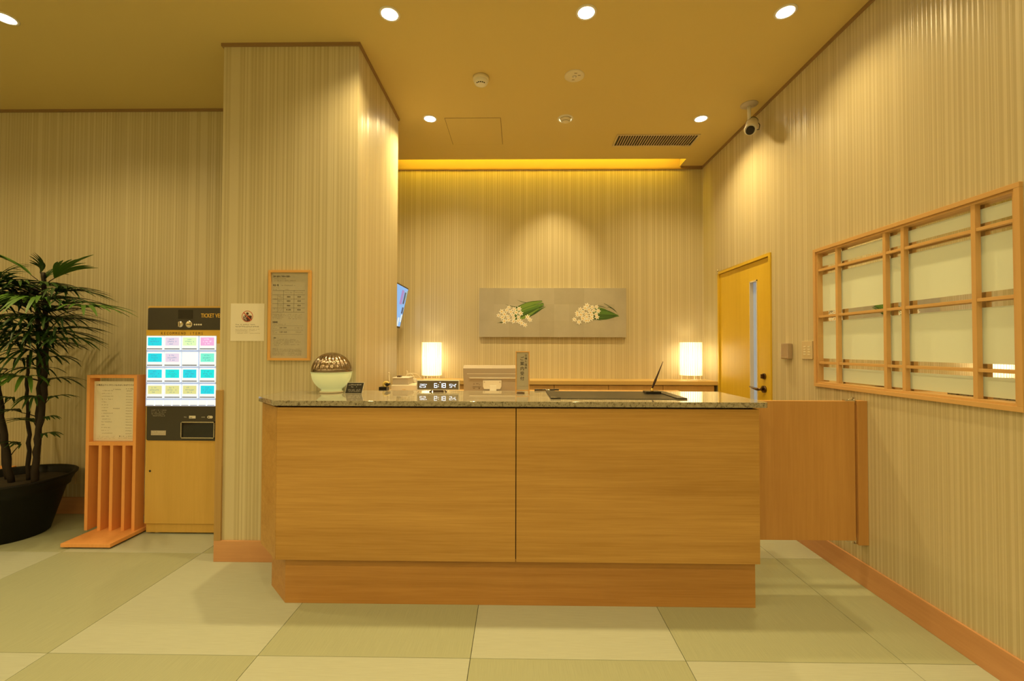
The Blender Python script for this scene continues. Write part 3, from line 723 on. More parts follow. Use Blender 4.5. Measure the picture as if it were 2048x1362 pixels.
def bunch(name, flw, leaf_a, leaf_b, stems, spread, nl, wide, endspread):
    PB_ = Panel((0, BY - PD, 0), (1, 0, 0), (0, 0, 1))
    for k in range(nl):
        s = (k + .5) / nl; a = pp(leaf_a[0] + rnd.uniform(-3, 3), leaf_a[1] + (s - .5) * spread * .8); b = pp(leaf_b[0] + rnd.uniform(-12, 3), leaf_b[1] + (s - .5) * endspread)
        blade(PB_, a, b, wide, (.5 - s) * .035 + rnd.uniform(-.004, .008), .0006 + .00004 * k, rnd.choice([0, 1, 1, 2, 3]), .3)
    for x0, y0, x1, y1 in stems: blade(PB_, pp(x0, y0), pp(x1, y1), .006, .01, .0005, 3, .2)
    PB_.mb.build('painted_leaves', GREENS, pa)
    for (x, y) in flw:
        PF = Panel((0, BY - PD, 0), (1, 0, 0), (0, 0, 1)); cu_, cv_ = pp(x, y); r = rnd.uniform(.023, .030); a0 = rnd.random() * 6
        dd = .0016 + rnd.random() * .002
        for q_ in range(6):
            a = a0 + q_ * PI / 3; 
            pts = []
            for k in range(8):
                b_ = 2 * PI * k / 8; u = r * .55 + r * .46 * math.cos(b_); v = r * .20 * math.sin(b_) * (1.15 - .35 * math.cos(b_))
                pts.append((cu_ + u * math.cos(a) - v * math.sin(a), cv_ + u * math.sin(a) + v * math.cos(a)))
            PF.poly(pts, dd + .00005 * q_, 0)
        PF.circ(cu_, cv_, r * .22, dd + .0008, 1, 8)
        PF.mb.build('painted_flower', ['petal', 'flower_eye'], pa)
M['petal'] = plain('petal_white', (.86, .85, .80), .5); M['flower_eye'] = plain('flower_eye_yellow', (.78, .48, .06), .5)
def cloud(cx, cy, rx, ry, n, extra):
    out = []
    for k in range(n):
        a = k * 2.399; r = math.sqrt((k + .5) / n); out.append((cx + rx * r * math.cos(a), cy + ry * r * math.sin(a)))
    return out + extra
bunch('a', cloud(1021, 630, 25, 17, 19, [(1043, 646), (1055, 634), (1060, 640), (1050, 650), (1036, 642)]), (1030, 630), (1088, 609), [(1010, 638, 994, 646), (1008, 642, 998, 645), (1040, 614, 1010, 608), (1066, 606, 1034, 600), (1012, 632, 995, 630), (1020, 640, 1000, 644)], 30, 17, .026, 16)
bunch('b', cloud(1177, 625, 24, 16, 20, [(1149, 639), (1158, 644), (1166, 638), (1155, 630), (1172, 641)]), (1188, 627), (1236, 631), [(1215, 614, 1233, 624), (1208, 607, 1236, 628), (1180, 640, 1205, 642), (1190, 612, 1216, 618)], 30, 16, .015, 4)

# television in the office corner
tv = thing('television', 'wall television tilted down showing a blue scene, half hidden by the column', 'television', (OX + .1, 3.75, 1.6))
ty1 = 4.10
a = onY(817.5, 577, ty1); b = onY(799.5, 657, ty1)
up = (a - b); hgt = up.length; up.normalize(); U = Vector((0, 1, 0)); nn = U.cross(up)
TVp = Panel((b.x, ty1 - .72, b.z), (0, 1, 0), up)
TVp.slab([(0, 0), (.72, 0), (.72, hgt), (0, hgt)], -.045, 0); TVp.mb.build('casing', 'black', tv, .002)
sc_ = Panel((b.x, ty1 - .72, b.z), (0, 1, 0), up)
sc_.rect(.012, .708, .018, hgt - .012, .0008, 0)
for u0, u1, v0, v1, mi in ((.62, .67, .23, .34, 1), (.655, .70, .06, .13, 2), (.665, .70, .27, .36, 3), (.64, .69, .14, .20, 1), (.58, .63, .02, .10, 2), (.06, .30, .30, .345, 2), (.06, .22, .255, .285, 2), (.52, .60, .22, .35, 4)): sc_.rect(u0, u1, v0, v1, .0012, mi)
sc_.poly([(.012, .018), (.55, .018), (.46, .10), (.36, .085), (.24, .19), (.12, .11), (.012, .15)], .0012, 3)
sc_.mb.build('screen', [emis('tv_blue', (.16, .36, .72), .9), emis('tv_dark', (.05, .08, .16), .6), emis('tv_pale', (.55, .68, .75), .8), emis('tv_green', (.25, .45, .42), .7), emis('tv_violet', (.30, .20, .50), .8)], tv)
MB().box(OX + .0, TVp.P(.36, hgt / 2, -.045).x, 3.68, 3.80, 1.56, 1.68).build('wall_bracket', 'black_matte', tv)

# ================================================================== ON THE COUNTER
g0 = onZ(663, 784.8, GT); gr = .108; gc = Vector((g0.x, g0.y, GT))
t = thing('aroma_diffuser', 'spherical aroma diffuser with fluted chrome dome over a glowing glass bowl', 'diffuser', gc)
T = Matrix.Translation(gc)
cz_ = .114
MB().lathe([(0, 0), (.062, 0), (.064, .006), (.058, .010), (0, .010)], 40, T=T).build('base', 'cream_plastic', t)
prof = [(.056, .010)] + [(gr * math.cos(-1.02 + 1.06 * k / 14), cz_ + gr * math.sin(-1.02 + 1.06 * k / 14)) for k in range(15)] + [(gr + .002, cz_ - .002), (gr + .0025, cz_ + .004)]
bowl = plain('glowing_bowl', (.70, .74, .50), .18, emit=(.78, .86, .34), es=.20)
MB().lathe(prof, 48, T=T).build('glass_bowl', bowl, t)
dm = MB(); seg = 240; pr = [(k / 14 * PI / 2) for k in range(15)]; vs = []
for k in range(seg):
    a = 2 * PI * k / seg; fl_ = 1 - .06 * (1 - abs(math.sin(a * 10)) ** .7)
    for e in pr: r = gr * math.cos(e) * (1 - (1 - fl_) * min(1, math.cos(e) * 1.5)); vs.append(T @ Vector((r * math.cos(a), r * math.sin(a), cz_ + .010 + gr * math.sin(e) * .97)))
n = len(pr)
dm.add(vs, [(k * n + i, ((k + 1) % seg) * n + i, ((k + 1) % seg) * n + i + 1, k * n + i + 1) for k in range(seg) for i in range(n - 1)], 0, True)
dm = dm.build('chrome_dome', plain('dome_metal', (.36, .29, .23), .16, metal=1.0), t)
MB().lathe([(gr * .99, cz_ + .002), (gr * 1.004, cz_ + .003), (gr * 1.004, cz_ + .020), (gr * .99, cz_ + .022)], 64, T=T).build('dome_band', plain('dome_band_metal', (.30, .25, .21), .22, metal=1.0), dm)

# small black notice card, leaning back on a stand
c0, c1 = onZ(690, 787, GT), onZ(723.5, 787, GT)
t = thing('notice_card', 'small black notice card with white print beside the diffuser', 'card', ((c0.x + c1.x) / 2, c0.y, GT))
cw = c1.x - c0.x; ch = .060; lean = Vector((.006 / .06 * 1.5, .25, 1)).normalized()
K = Panel((c0.x, c0.y, GT + .001), (1, 0, 0), lean)
K.slab([(-.002, 0), (cw + .002, 0), (cw + .002, ch + .002), (-.002, ch + .002)], -.003, 0); K.mb.build('acrylic_backing', 'white_plastic', t)
K = Panel((c0.x, c0.y, GT + .001), (1, 0, 0), lean); K.rect(0, cw, .001, ch, .0006); K.mb.build('card_face', 'black_matte', t)
K = Panel((c0.x, c0.y, GT + .001), (1, 0, 0), lean)
K.scribble(.010, cw - .010, ch - .015, .0075, .0012); K.scribble(.026, cw - .030, ch - .026, .005, .0012)
for k in range(3): K.scribble(.012, cw - .008, ch - .040 - k * .006, .0035, .0012)
K.mb.build('printing', 'ink_white', t)
MB().box(c0.x + .02, c1.x - .02, c0.y + .012, c0.y + .035, GT, GT + .002).add([(c0.x + .03, c0.y + .012, GT + .04), (c1.x - .03, c0.y + .012, GT + .04), (c1.x - .03, c0.y + .035, GT), (c0.x + .03, c0.y + .035, GT)], [(0, 1, 2, 3)]).build('prop', 'white_plastic', t)

# digital clock
ck = onZ(876, 784, GT); Yc = ck.y
a, b = onY(833.5, 760.5, Yc), onY(918, 780.5, Yc)
t = thing('digital_clock', 'white framed digital desk clock with glowing pale digits', 'clock', (ck.x, Yc, GT))
fw = .0035
cz0, cz1 = b.z, a.z
fr = MB()
for q in ((a.x, b.x, cz1 - fw, cz1), (a.x, b.x, cz0, cz0 + fw), (a.x, a.x + fw, cz0 + fw, cz1 - fw), (b.x - fw, b.x, cz0 + fw, cz1 - fw)): fr.box(q[0], q[1], Yc, Yc + .028, q[2], q[3])
fr.build('frame', 'white_plastic', t, .0006)
face = MB().box(a.x + fw, b.x - fw, Yc + .003, Yc + .026, cz0 + fw, cz1 - fw).build('face', plain('clock_mirror', (.22, .20, .18), .12, metal=.6), t)
K = Panel((0, Yc + .0028, 0), (1, 0, 0), (0, 0, 1))
SEGS = {'0': 'abcdef', '1': 'bc', '2': 'abged', '3': 'abgcd', '4': 'fgbc', '5': 'afgcd', '6': 'afgedc', '7': 'abc', '8': 'abcdefg', '9': 'abcdfg'}
def digit(u, v, w, h, ch_, th):
    g_ = th * .25
    S = {'a': (u + g_, u + w - g_, v + h - th, v + h), 'd': (u + g_, u + w - g_, v, v + th), 'g': (u + g_, u + w - g_, v + h / 2 - th / 2, v + h / 2 + th / 2),
         'b': (u + w - th, u + w, v + h / 2 + g_, v + h - g_), 'c': (u + w - th, u + w, v + g_, v + h / 2 - g_), 'f': (u, u + th, v + h / 2 + g_, v + h - g_), 'e': (u, u + th, v + g_, v + h / 2 - g_)}
    for s in SEGS[ch_]: K.rect(*S[s], .0004)
def cp(x, y): q_ = onY(x, y, Yc + .0028); return q_.x, q_.z
def run(s, xs, y0, y1, wpx, th):
    for ch_, x in zip(s, xs):
        u, v = cp(x, y1); u2, v2 = cp(x + wpx, y0); digit(u, v, u2 - u, v2 - v, ch_, th)
def flush(nm):
    global K
    K.mb.build(nm, M['clock_digits'], face); K = Panel((0, Yc + .0028, 0), (1, 0, 0), (0, 0, 1))
M['clock_digits'] = emis('clock_digits', (.72, .86, 1.0), 1.5)
run('25', (839.5, 846), 768, 775, 5.4, .0024); u, v = cp(852.8, 768.8); K.circ(u, v, .0025, .0004, 0, 8); flush('temperature_digits')
run('54', (898.8, 905.2), 768, 775, 5.2, .0024); u, v = cp(911.8, 768.6); K.circ(u, v, .0025, .0004, 0, 8); flush('humidity_digits')
run('6', (868.2,), 766.5, 775.5, 6.2, .0028); run('1', (880.5,), 766.5, 775.5, 3.6, .0028); run('8', (885,), 766.5, 775.5, 6.4, .0028)
for x, y in ((877, 769.5), (877, 773.2)): u, v = cp(x, y); K.circ(u, v, .0022, .0004, 0, 8)
u, v = cp(880.3, 764.6); K.rect(u - .004, u + .004, v - .0012, v + .0012, .0004); flush('time_digits')
st = MB(); x = ck.x
st.tube([(x - .036, Yc + .013, cz0 - .001), (x - .046, Yc + .005, GT + .003)], .003, 8).tube([(x + .036, Yc + .013, cz0 - .001), (x + .046, Yc + .005, GT + .003)], .003, 8).tube([(x - .050, Yc, GT + .003), (x - .040, Yc + .012, GT + .003)], .003, 8).tube([(x + .050, Yc, GT + .003), (x + .040, Yc + .012, GT + .003)], .003, 8)
st.box(x - .03, x + .03, Yc + .004, Yc + .024, GT, cz0)
st.build('stand', 'dark_metal', t)

# reception placard
p0, p1 = onZ(1031, 787, GT), onZ(1059, 787, GT); Yp = p0.y
pt = onY(1031, 702.5, Yp).z; pw = p1.x - p0.x; ph = pt - GT
t = thing('reception_placard', 'upright wood-framed placard with brushed Japanese lettering on the counter', 'sign', ((p0.x + p1.x) / 2, Yp, GT))
f5 = .0055; zb = GT + .014
fr = MB().box(p0.x, p1.x, Yp, Yp + .014, pt - f5, pt).box(p0.x, p0.x + f5, Yp, Yp + .014, GT, pt - f5).box(p1.x - f5, p1.x, Yp, Yp + .014, GT, pt - f5).box(p0.x + f5, p1.x - f5, Yp, Yp + .014, zb, zb + f5)
fr.build('frame', 'notice_wood', t, .0006)
MB().box(p0.x + f5, p1.x - f5, Yp + .004, Yp + .010, zb + f5, pt - f5).build('board', 'notice', t); bd = [o for o in C.objects if o.parent == t and o.name.startswith('board')][0]
K = Panel((p0.x, Yp + .004, GT), (1, 0, 0), (0, 0, 1))
for k, ch_ in enumerate('日帰り温泉'): K.text(ch_, pw * .735, ph * (.875 - k * .072), .0145, .0004, 0, 'c', 1.0, .012)
for k, ch_ in enumerate('ご案内受付'): K.text(ch_, pw * .475, ph * (.79 - k * .118), .0235, .0004, 0, 'c', 1.0, .016)
K.mb.build('lettering', 'ink', bd)
K = Panel((p0.x, Yp + .004, GT), (1, 0, 0), (0, 0, 1)); K.scribble(pw * .14, pw * .86, ph * .165, .0035, .0004); K.mb.build('small_print', 'ink_soft', bd)
MB().box(p0.x + .008, p0.x + .050, Yp - .006, Yp + .030, GT, GT + .006).build('foot', 'dark_metal', t)

# pens lying at the back edge
a, b = onZ(1069, 781.6, GT), onZ(1100, 781.4, GT)
def pen(a, b, label):
    a = Vector((a.x, a.y, GT + .0045)); b = Vector((b.x, b.y, GT + .0045)); d = (b - a)
    t = thing('pen', label, 'pen', ((a.x + b.x) / 2, a.y, GT), 'pens at the back edge of the counter')
    MB().tube([a, a + d * .02, a + d * .72, a + d * .74], [.003, .0045, .0045, .004], 10).build('barrel', 'black', t)
    MB().tube([a + d * .74, a + d * .95, b], [.0042, .0042, .0015], 10).build('grip', 'silver', t)
    MB().tube([a + d * .03 + Vector((0, 0, .0052)), a + d * .30 + Vector((0, 0, .0052))], .0009, 6).build('clip', 'silver', t)
pen(a, b, 'black pen with silver tip lying behind the reception placard')
a, b = onZ(1118, 781.2, GT), onZ(1098, 780.6, GT); pen(a, Vector((a.x - .10, a.y + .012, 0)), 'black and white pen partly tucked behind the desk pad')

# leather desk pad
bl, br, fl2, fr2 = onZ(1093, 783.5, GT), onZ(1327, 784, GT), onZ(1101, 798.5, GT), onZ(1371, 799, GT)
y0, y1 = (fl2.y + fr2.y) / 2 , (bl.y + br.y) / 2; x0 = bl.x; x1 = br.x
x0 = (bl.x + fl2.x) / 2; x1 = (br.x + fr2.x) / 2
t = thing('desk_pad', 'black leather desk pad with raised side rails on the counter', 'desk pad', ((x0 + x1) / 2, (y0 + y1) / 2, GT))
MB().box(x0, x1, y0, y1, GT, GT + .003).build('pad', 'leather', t, .001)
for a in (x0, x1 - .05): MB().box(a, a + .05, y0, y1, GT + .003, GT + .0075).build('side_rail', 'leather', t, .0015)
MB().prism([(x0, y0 - .0005), (x0 + .034, y0 - .0005), (x0 + .026, y0 + .016), (x0, y0 + .022)], GT + .0075, GT + .0088).build('corner_tab', 'silver', t)

# desk pen in its holder
b0, b1 = onZ(1291, 788.5, GT), onZ(1321, 788.5, GT); bx = (b0.x + b1.x) / 2; by = b0.y + .02; pz = GT + .0031
t = thing('desk_pen', 'dark desk pen leaning in a black square holder on the pad', 'pen', (bx, by, pz))
hw = (b1.x - b0.x) / 2
MB().box(bx - hw, bx + hw, by - .032, by + .032, pz, pz + .013).build('base', 'black', t, .002)
MB().lathe([(0, 0), (.009, 0), (.008, .004), (.005, .008), (.0065, .016), (0, .016)], 16, T=Matrix.Translation((bx, by, pz + .013))).build('socket', 'gold', t)
tip = onY(1326, 723, by); s0 = Vector((bx, by, pz + .026)); d = tip - s0
MB().tube([s0 - d * .02, s0 + d * .06, s0 + d * .20, s0 + d * .33, s0 + d * .36, s0 + d * .55, tip], [.003, .0048, .0062, .0068, .0052, .0042, .0014], 12).build('pen_body', plain('pen_maroon', (.035, .012, .010), .25), t)

# ================================================================== BEHIND THE COUNTER (on the staff shelf)
SZ = .955
Ym = 2.86
m0, m1 = onY(926, 741, Ym), onY(1047, 741, Ym); ztop = onY(980, 736.5, Ym).z; mc = (m0.x + m1.x) / 2
t = thing('computer_monitor', 'white flat monitor seen from behind on the staff shelf', 'monitor', (mc, Ym + .05, SZ))
w = (m1.x - m0.x) / 2
H = ztop - SZ + .02
mo = MB(); b_ = SZ + .006; zt2 = onY(980, 730, Ym + .045).z
mo.add([(mc - w, Ym, ztop), (mc + w, Ym, ztop), (mc + w * .97, Ym + .0, b_), (mc - w * .97, Ym, b_), (mc - w, Ym + .045, zt2), (mc + w, Ym + .045, zt2), (mc + w * .97, Ym + .045, b_), (mc - w * .97, Ym + .045, b_)],
       [(0, 1, 2, 3), (4, 7, 6, 5), (0, 4, 5, 1), (1, 5, 6, 2), (2, 6, 7, 3), (3, 7, 4, 0)])
mo = mo.build('housing', plain('monitor_shell', (.40, .35, .30), .4), t, .003)
def mp_(x, y): q_ = onY(x, y, Ym); return q_.x - mc, q_.z - b_
MP = Panel((mc, Ym, b_), (1, 0, 0), (0, 0, 1))
u0, v1 = mp_(934, 747); u1, v0 = mp_(1040, 750); MP.rect(u0, u1, v1 - .003, v1, .0015); u0, v1 = mp_(940, 755); MP.slab([(u0, v1 - .006), (-u0, v1 - .006), (-u0 + .006, v1), (u0 - .006, v1)], 0, .006)
MP.mb.build('ridge', 'white_plastic', mo)
MP = Panel((mc, Ym, b_), (1, 0, 0), (0, 0, 1)); u0, v1 = mp_(966, 761); u1, v0 = mp_(1003, 778)
MP.slab([(u0 + .008, v0), (u1 - .008, v0), (u1, v0 + .018), (u1, v1), (u0, v1), (u0, v0 + .018)], 0, .012); MP.mb.build('mount_plate', 'white_plastic', mo, .001)
for x in (969, 1000): u, v = mp_(x, 764); MP = Panel((mc, Ym, b_), (1, 0, 0), (0, 0, 1)); MP.circ(u, v, .004, .0126, 0, 10); MP.mb.build('screw', 'grey_plastic', mo)
MP = Panel((mc, Ym, b_), (1, 0, 0), (0, 0, 1))
for x0_, x1_, y0_, y1_ in ((945, 962, 773, 774), (957, 960, 775, 778), (946, 950, 776, 777.5), (947, 949, 767, 769), (952, 957, 767, 768), (958, 960, 769, 770)): (a_, b2), (c_, d_) = mp_(x0_, y1_), mp_(x1_, y0_); MP.rect(a_, c_, b2, d_, .0008)
MP.mb.build('back_markings', 'ink_soft', mo)
MB().box(mc - .022, mc + .022, Ym - .018, Ym + .0, SZ + .014, SZ + .05).build('neck', 'white_plastic', t, .002)
MB().box(mc - .06, mc + .06, Ym - .06, Ym + .14, SZ, SZ + .014).build('base', 'white_plastic', t, .003)
plabel(MB().box(mc - w + .012, mc + w - .012, Ym + .045, Ym + .046, b_ + .012, zt2 - .012).build('screen', 'screen_off', t), 'dark screen on the staff side')

Yb = 2.80
def bxp(name, label, cat, x0_, x1_, ytop, z0, Y, dep, mat, extra=None):
    a_, b2 = onY(x0_, ytop, Y), onY(x1_, ytop, Y)
    t = thing(name, label, cat, ((a_.x + b2.x) / 2, Y + dep / 2, z0)); 
    MB().box(a_.x, b2.x, Y, Y + dep, z0, a_.z).build('body', mat, t, .003)
    return t, a_, b2
t, a, b = bxp('cash_tray', 'low white office machine on the staff shelf behind the clock', 'office machine', 782, 834, 770.5, SZ, Yb, .20, 'white_plastic')
c_ = onY(808, 778, Yb); MB().box(c_.x - .012, c_.x + .012, Yb - .003, Yb, c_.z - .003, c_.z + .004).build('release_button', 'cream_plastic', t, .001)
MB().box(a.x + .004, b.x - .004, Yb + .01, Yb + .19, a.z, a.z + .003).build('lid', 'cream_plastic', t)
trz = a.z + .003
t, a, b = bxp('receipt_printer', 'silver grey receipt printer stacked on the low white machine', 'printer', 785, 816.5, 757, trz, Yb + .02, .14, 'grey_plastic')
MB().box(a.x - .001, b.x + .001, Yb + .018, Yb + .16, a.z, a.z + .006).build('lid', 'white_plastic', t, .002)
MB().box(a.x + .02, a.x + .045, Yb + .05, Yb + .09, a.z + .006, a.z + .016).build('paper_knob', 'dark_metal', t, .002)
t, a, b = bxp('power_adapter', 'white plug adapter beside the receipt printer', 'adapter', 820.5, 832, 757.5, trz, Yb + .165, .03, 'white_plastic')
MB().box(a.x + .008, b.x - .008, Yb + .161, Yb + .165, a.z - .022, a.z - .010).build('socket_face', 'cream_plastic', t)
P = [onY(x, y, Y) for x, y, Y in ((829, 757, 2.982), (826, 750, 2.985), (818, 747, 2.99), (812, 752, 2.99), (808, 755, 2.995), (815, 749, 3.0), (813, 742, 3.0), (815, 744, 3.0), (814, 750, 3.0), (822, 747, 3.02), (832, 748, 3.04), (838, 753, 3.05), (842, 757, 3.05))]
c = []
for i in range(len(P) - 1):
    p_1, p0_, p1_, p2_ = P[max(i - 1, 0)], P[i], P[i + 1], P[min(i + 2, len(P) - 1)]
    for k in range(5):
        s = k / 5; c.append(.5 * ((2 * p0_) + (p1_ - p_1) * s + (2 * p_1 - 5 * p0_ + 4 * p1_ - p2_) * s * s + (-p_1 + 3 * p0_ - 3 * p1_ + p2_) * s ** 3))
c.append(P[-1]); c.append(Vector((P[-1].x + .02, 3.06, SZ + .004)))
tag(MB().tube(c, .0032, 6).build('power_cable', 'cream_plastic'), 'tangle of pale cable rising from the plug adapter', 'cable')
Yt = 2.68
a, b = onY(757.5, 774, Yt), onY(773, 774, Yt)
t = thing('tape_dispenser', 'black tape dispenser with a yellow tape roll at the end of the shelf', 'tape dispenser', ((a.x + b.x) / 2, Yt + .03, SZ))
e = onY(785, 777, Yt)
MB().box(a.x, b.x, Yt, Yt + .055, SZ, a.z).box(b.x, e.x, Yt + .004, Yt + .051, SZ, SZ + .020).build('base', 'black', t, .002)
rc = onY(769.5, 770.5, Yt); 
MB().lathe([(.008, 0), (.020, 0), (.020, .022), (.008, .022), (.008, 0)], 24, T=Matrix.Translation((rc.x, Yt + .040, rc.z + .003)) @ Matrix.Rotation(PI / 2, 4, 'X')).build('tape_roll', plain('tape_yellow', (.70, .55, .16), .4), t)
MB().tube([(rc.x + .012, Yt + .004, rc.z + .003), (rc.x + .012, Yt + .050, rc.z + .003)], .010, 12).build('roll_hub', 'black', t)
MB().box(b.x + .002, e.x - .006, Yt + .012, Yt + .044, SZ + .020, SZ + .026).build('cutter', 'silver', t, .001)
a, b = onY(780, 771, 2.90), onY(777.6, 746, 2.90)
t = thing('antenna', 'thin pale antenna standing behind the tape dispenser', 'antenna', (a.x, 2.90, SZ))
MB().box(a.x - .012, a.x + .012, 2.89, 2.91, SZ, SZ + .014).build('foot', 'white_plastic', t, .001)
MB().tube([(a.x, 2.90, SZ + .012), a, b], [.003, .0026, .0022], 8).build('rod', 'cream_plastic', t)
MB().lathe([(0, -.006), (.004, -.005), (.006, 0), (.004, .005), (0, .006)], 12, T=Matrix.Translation(b)).build('tip', 'cream_plastic', t)

# ================================================================== ON THE COLUMN
def fp(x, y, Y=PY): q_ = onY(x, y, Y); return q_.x, q_.z
(x0, z1), (x1, z0) = fp(540, 541), fp(621.5, 721)
t = thing('price_notice', 'tall wood-framed price notice with a fee table on the column', 'notice', ((x0 + x1) / 2, PY, z0))
f5 = .014
fr = MB().box(x0, x1, PY - .018, PY, z1 - f5, z1).box(x0, x1, PY - .018, PY, z0, z0 + f5).box(x0, x0 + f5, PY - .018, PY, z0 + f5, z1 - f5).box(x1 - f5, x1, PY - .018, PY, z0 + f5, z1 - f5)
fr.build('frame', 'notice_wood', t, .001)
bd = MB().box(x0 + f5, x1 - f5, PY - .009, PY - .001, z0 + f5, z1 - f5).build('board', 'notice', t)
W_, H_ = x1 - x0, z1 - z0
K = Panel((x0, PY - .009, z0), (1, 0, 0), (0, 0, 1)); d = .0004
K2 = Panel((x0, PY - .009, z0), (1, 0, 0), (0, 0, 1))
def V(f): return H_ * (1 - f)     # from the crop: fraction of height from the top
K.text('日帰り温泉をご利用のお客様へ', W_ * .10, V(.078), .0125, d, 0, 'l', .60, .012)
K2.scribble(W_ * .11, W_ * .42, V(.099), .005, d); K2.scribble(W_ * .13, W_ * .66, V(.12), .005, d)
K.text('料金一覧', W_ * .10, V(.176), .0135, d, 0, 'l', .62, .014); K2.scribble(W_ * .30, W_ * .64, V(.174), .006, d)
K2.scribble(W_ * .10, W_ * .24, V(.20), .005, d); K2.scribble(W_ * .10, W_ * .20, V(.219), .005, d); K2.scribble(W_ * .40, W_ * .50, V(.219), .005, d)
for f in (.227, .275, .321, .371, .420, .466): K.rect(W_ * .09, W_ * .86, V(f), V(f) + .0012, d)
for u in (.35, .60): K.rect(W_ * u, W_ * u + .0011, V(.466), V(.227), d)
K.rect(W_ * .21, W_ * .21 + .0008, V(.466), V(.275), d)
K2.scribble(W_ * .37, W_ * .57, V(.253), .005, d); K2.scribble(W_ * .63, W_ * .82, V(.253), .005, d)
for f, a, b in ((.304, '¥800', '¥500'), (.350, '¥800', '¥500'), (.400, '¥800', '¥500'), (.447, '¥1,000', '¥500')):
    K.text(a, W_ * .475, V(f) , .0125, d, 0, 'c', .8, .01); K.text(b, W_ * .725, V(f), .0125, d, 0, 'c', .8, .01)
    K2.scribble(W_ * .22, W_ * .34, V(f), .0045, d); K2.scribble(W_ * .22, W_ * .32, V(f - .012), .0045, d)
for f in (.325, .435): K2.scribble(W_ * .10, W_ * .20, V(f), .005, d)
for f in (.493, .509, .525, .541): K2.scribble(W_ * .10, W_ * (.38 + .03 * math.sin(f * 90)), V(f), .0048, d); K2.scribble(W_ * .46, W_ * .80, V(f), .0042, d, fill=.7)
K.text('営業時間', W_ * .10, V(.585), .0120, d, 0, 'l', .62, .014); K2.scribble(W_ * .10, W_ * .42, V(.604), .004, d)
for f, s in ((.640, '6:00〜10:00'), (.688, '11:00〜22:00')):
    K.text(s, W_ * .27, V(f + .004), .0100, d, 0, 'l', .82, .008); K2.scribble(W_ * .10, W_ * .19, V(f - .008), .005, d); K2.scribble(W_ * .11, W_ * .22, V(f + .010), .005, d); K2.scribble(W_ * .63, W_ * .80, V(f + .004), .006, d)
for f in (.618, .665, .713): K.rect(W_ * .10, W_ * .83, V(f), V(f) + .0007, d)
K.text('お願い', W_ * .12, V(.757), .0095, d, 0, 'l', .7, .008)
for f, e in ((.772, .66), (.786, .74), (.800, .78), (.814, .50), (.829, .74), (.843, .24)): K2.scribble(W_ * .12, W_ * e, V(f), .0045, d)
for f in (.868, .877, .886, .895, .904): K2.scribble(W_ * .10, W_ * (.80 if f > .87 else .24), V(f), .0035, d)
for f in (.917, .927, .937, .947): K2.scribble(W_ * .10, W_ * .40, V(f), .0038, d); K2.scribble(W_ * .47, W_ * .80, V(f), .0035, d)
K.mb.build('lettering', 'ink', bd); K2.mb.build('small_print', 'ink_soft', bd)

(x0, z1), (x1, z0) = fp(462, 607), fp(528, 682)
t = thing('paper_notice', 'white paper notice with a red prohibition symbol taped to the column', 'notice', ((x0 + x1) / 2, PY, z0))
bd = MB().box(x0, x1, PY - .0012, PY - .0002, z0, z1).build('sheet', 'paper', t)
K = Panel((x0, PY - .0012, z0), (1, 0, 0), (0, 0, 1)); W_, H_ = x1 - x0, z1 - z0; cu_, cv_, r = W_ * .5, H_ * .655, W_ * .168
ring = [(cu_ + r * math.cos(2 * PI * k / 32), cv_ + r * math.sin(2 * PI * k / 32)) for k in range(32)]; rin = [(cu_ + r * .90 * math.cos(2 * PI * k / 32), cv_ + r * .90 * math.sin(2 * PI * k / 32)) for k in range(32)]
for k in range(32): K.poly([ring[k], ring[(k + 1) % 32], rin[(k + 1) % 32], rin[k]], .0008, 0)
q = r * .70; e = r * .06; K.poly([(cu_ - q - e, cv_ + q - e), (cu_ + q - e, cv_ - q - e), (cu_ + q + e, cv_ - q + e), (cu_ - q + e, cv_ + q + e)], .0010, 0)
K.circ(cu_, cv_ + r * .48, r * .23, .0005, 1)
body = [(cu_ - r * .72, cv_ - r * .50), (cu_ - r * .40, cv_ - r * .80), (cu_, cv_ - r * .89), (cu_ + r * .40, cv_ - r * .80), (cu_ + r * .72, cv_ - r * .50), (cu_ + r * .78, cv_ + r * .10), (cu_ + r * .5, cv_ + r * .17), (cu_ - r * .5, cv_ + r * .17), (cu_ - r * .72, cv_ + r * .05)]
K.poly(body, .0005, 1)
for (a, b) in ((-.55, .0), (-.42, -.18), (-.30, -.42), (-.50, -.40), (-.18, -.10), (-.22, -.62)): K.circ(cu_ + r * a, cv_ + r * b, r * .09, .0007, 2, 8)
K.mb.build('prohibition_symbol', ['red', 'maroon', 'ink_white'], bd)
K = Panel((x0, PY - .0012, z0), (1, 0, 0), (0, 0, 1))
K.scribble(W_ * .15, W_ * .80, H_ * .425, .0058, .0005); K.scribble(W_ * .15, W_ * .86, H_ * .368, .0070, .0005, fill=.95)
K.mb.build('lettering', 'ink', bd)
K = Panel((x0, PY - .0012, z0), (1, 0, 0), (0, 0, 1))
for k, e in enumerate((.88, .78, .58, .88)): K.scribble(W_ * .15, W_ * e, H_ * (.305 - k * .035), .0035, .0005)
K.mb.build('small_print', 'ink_soft', bd)

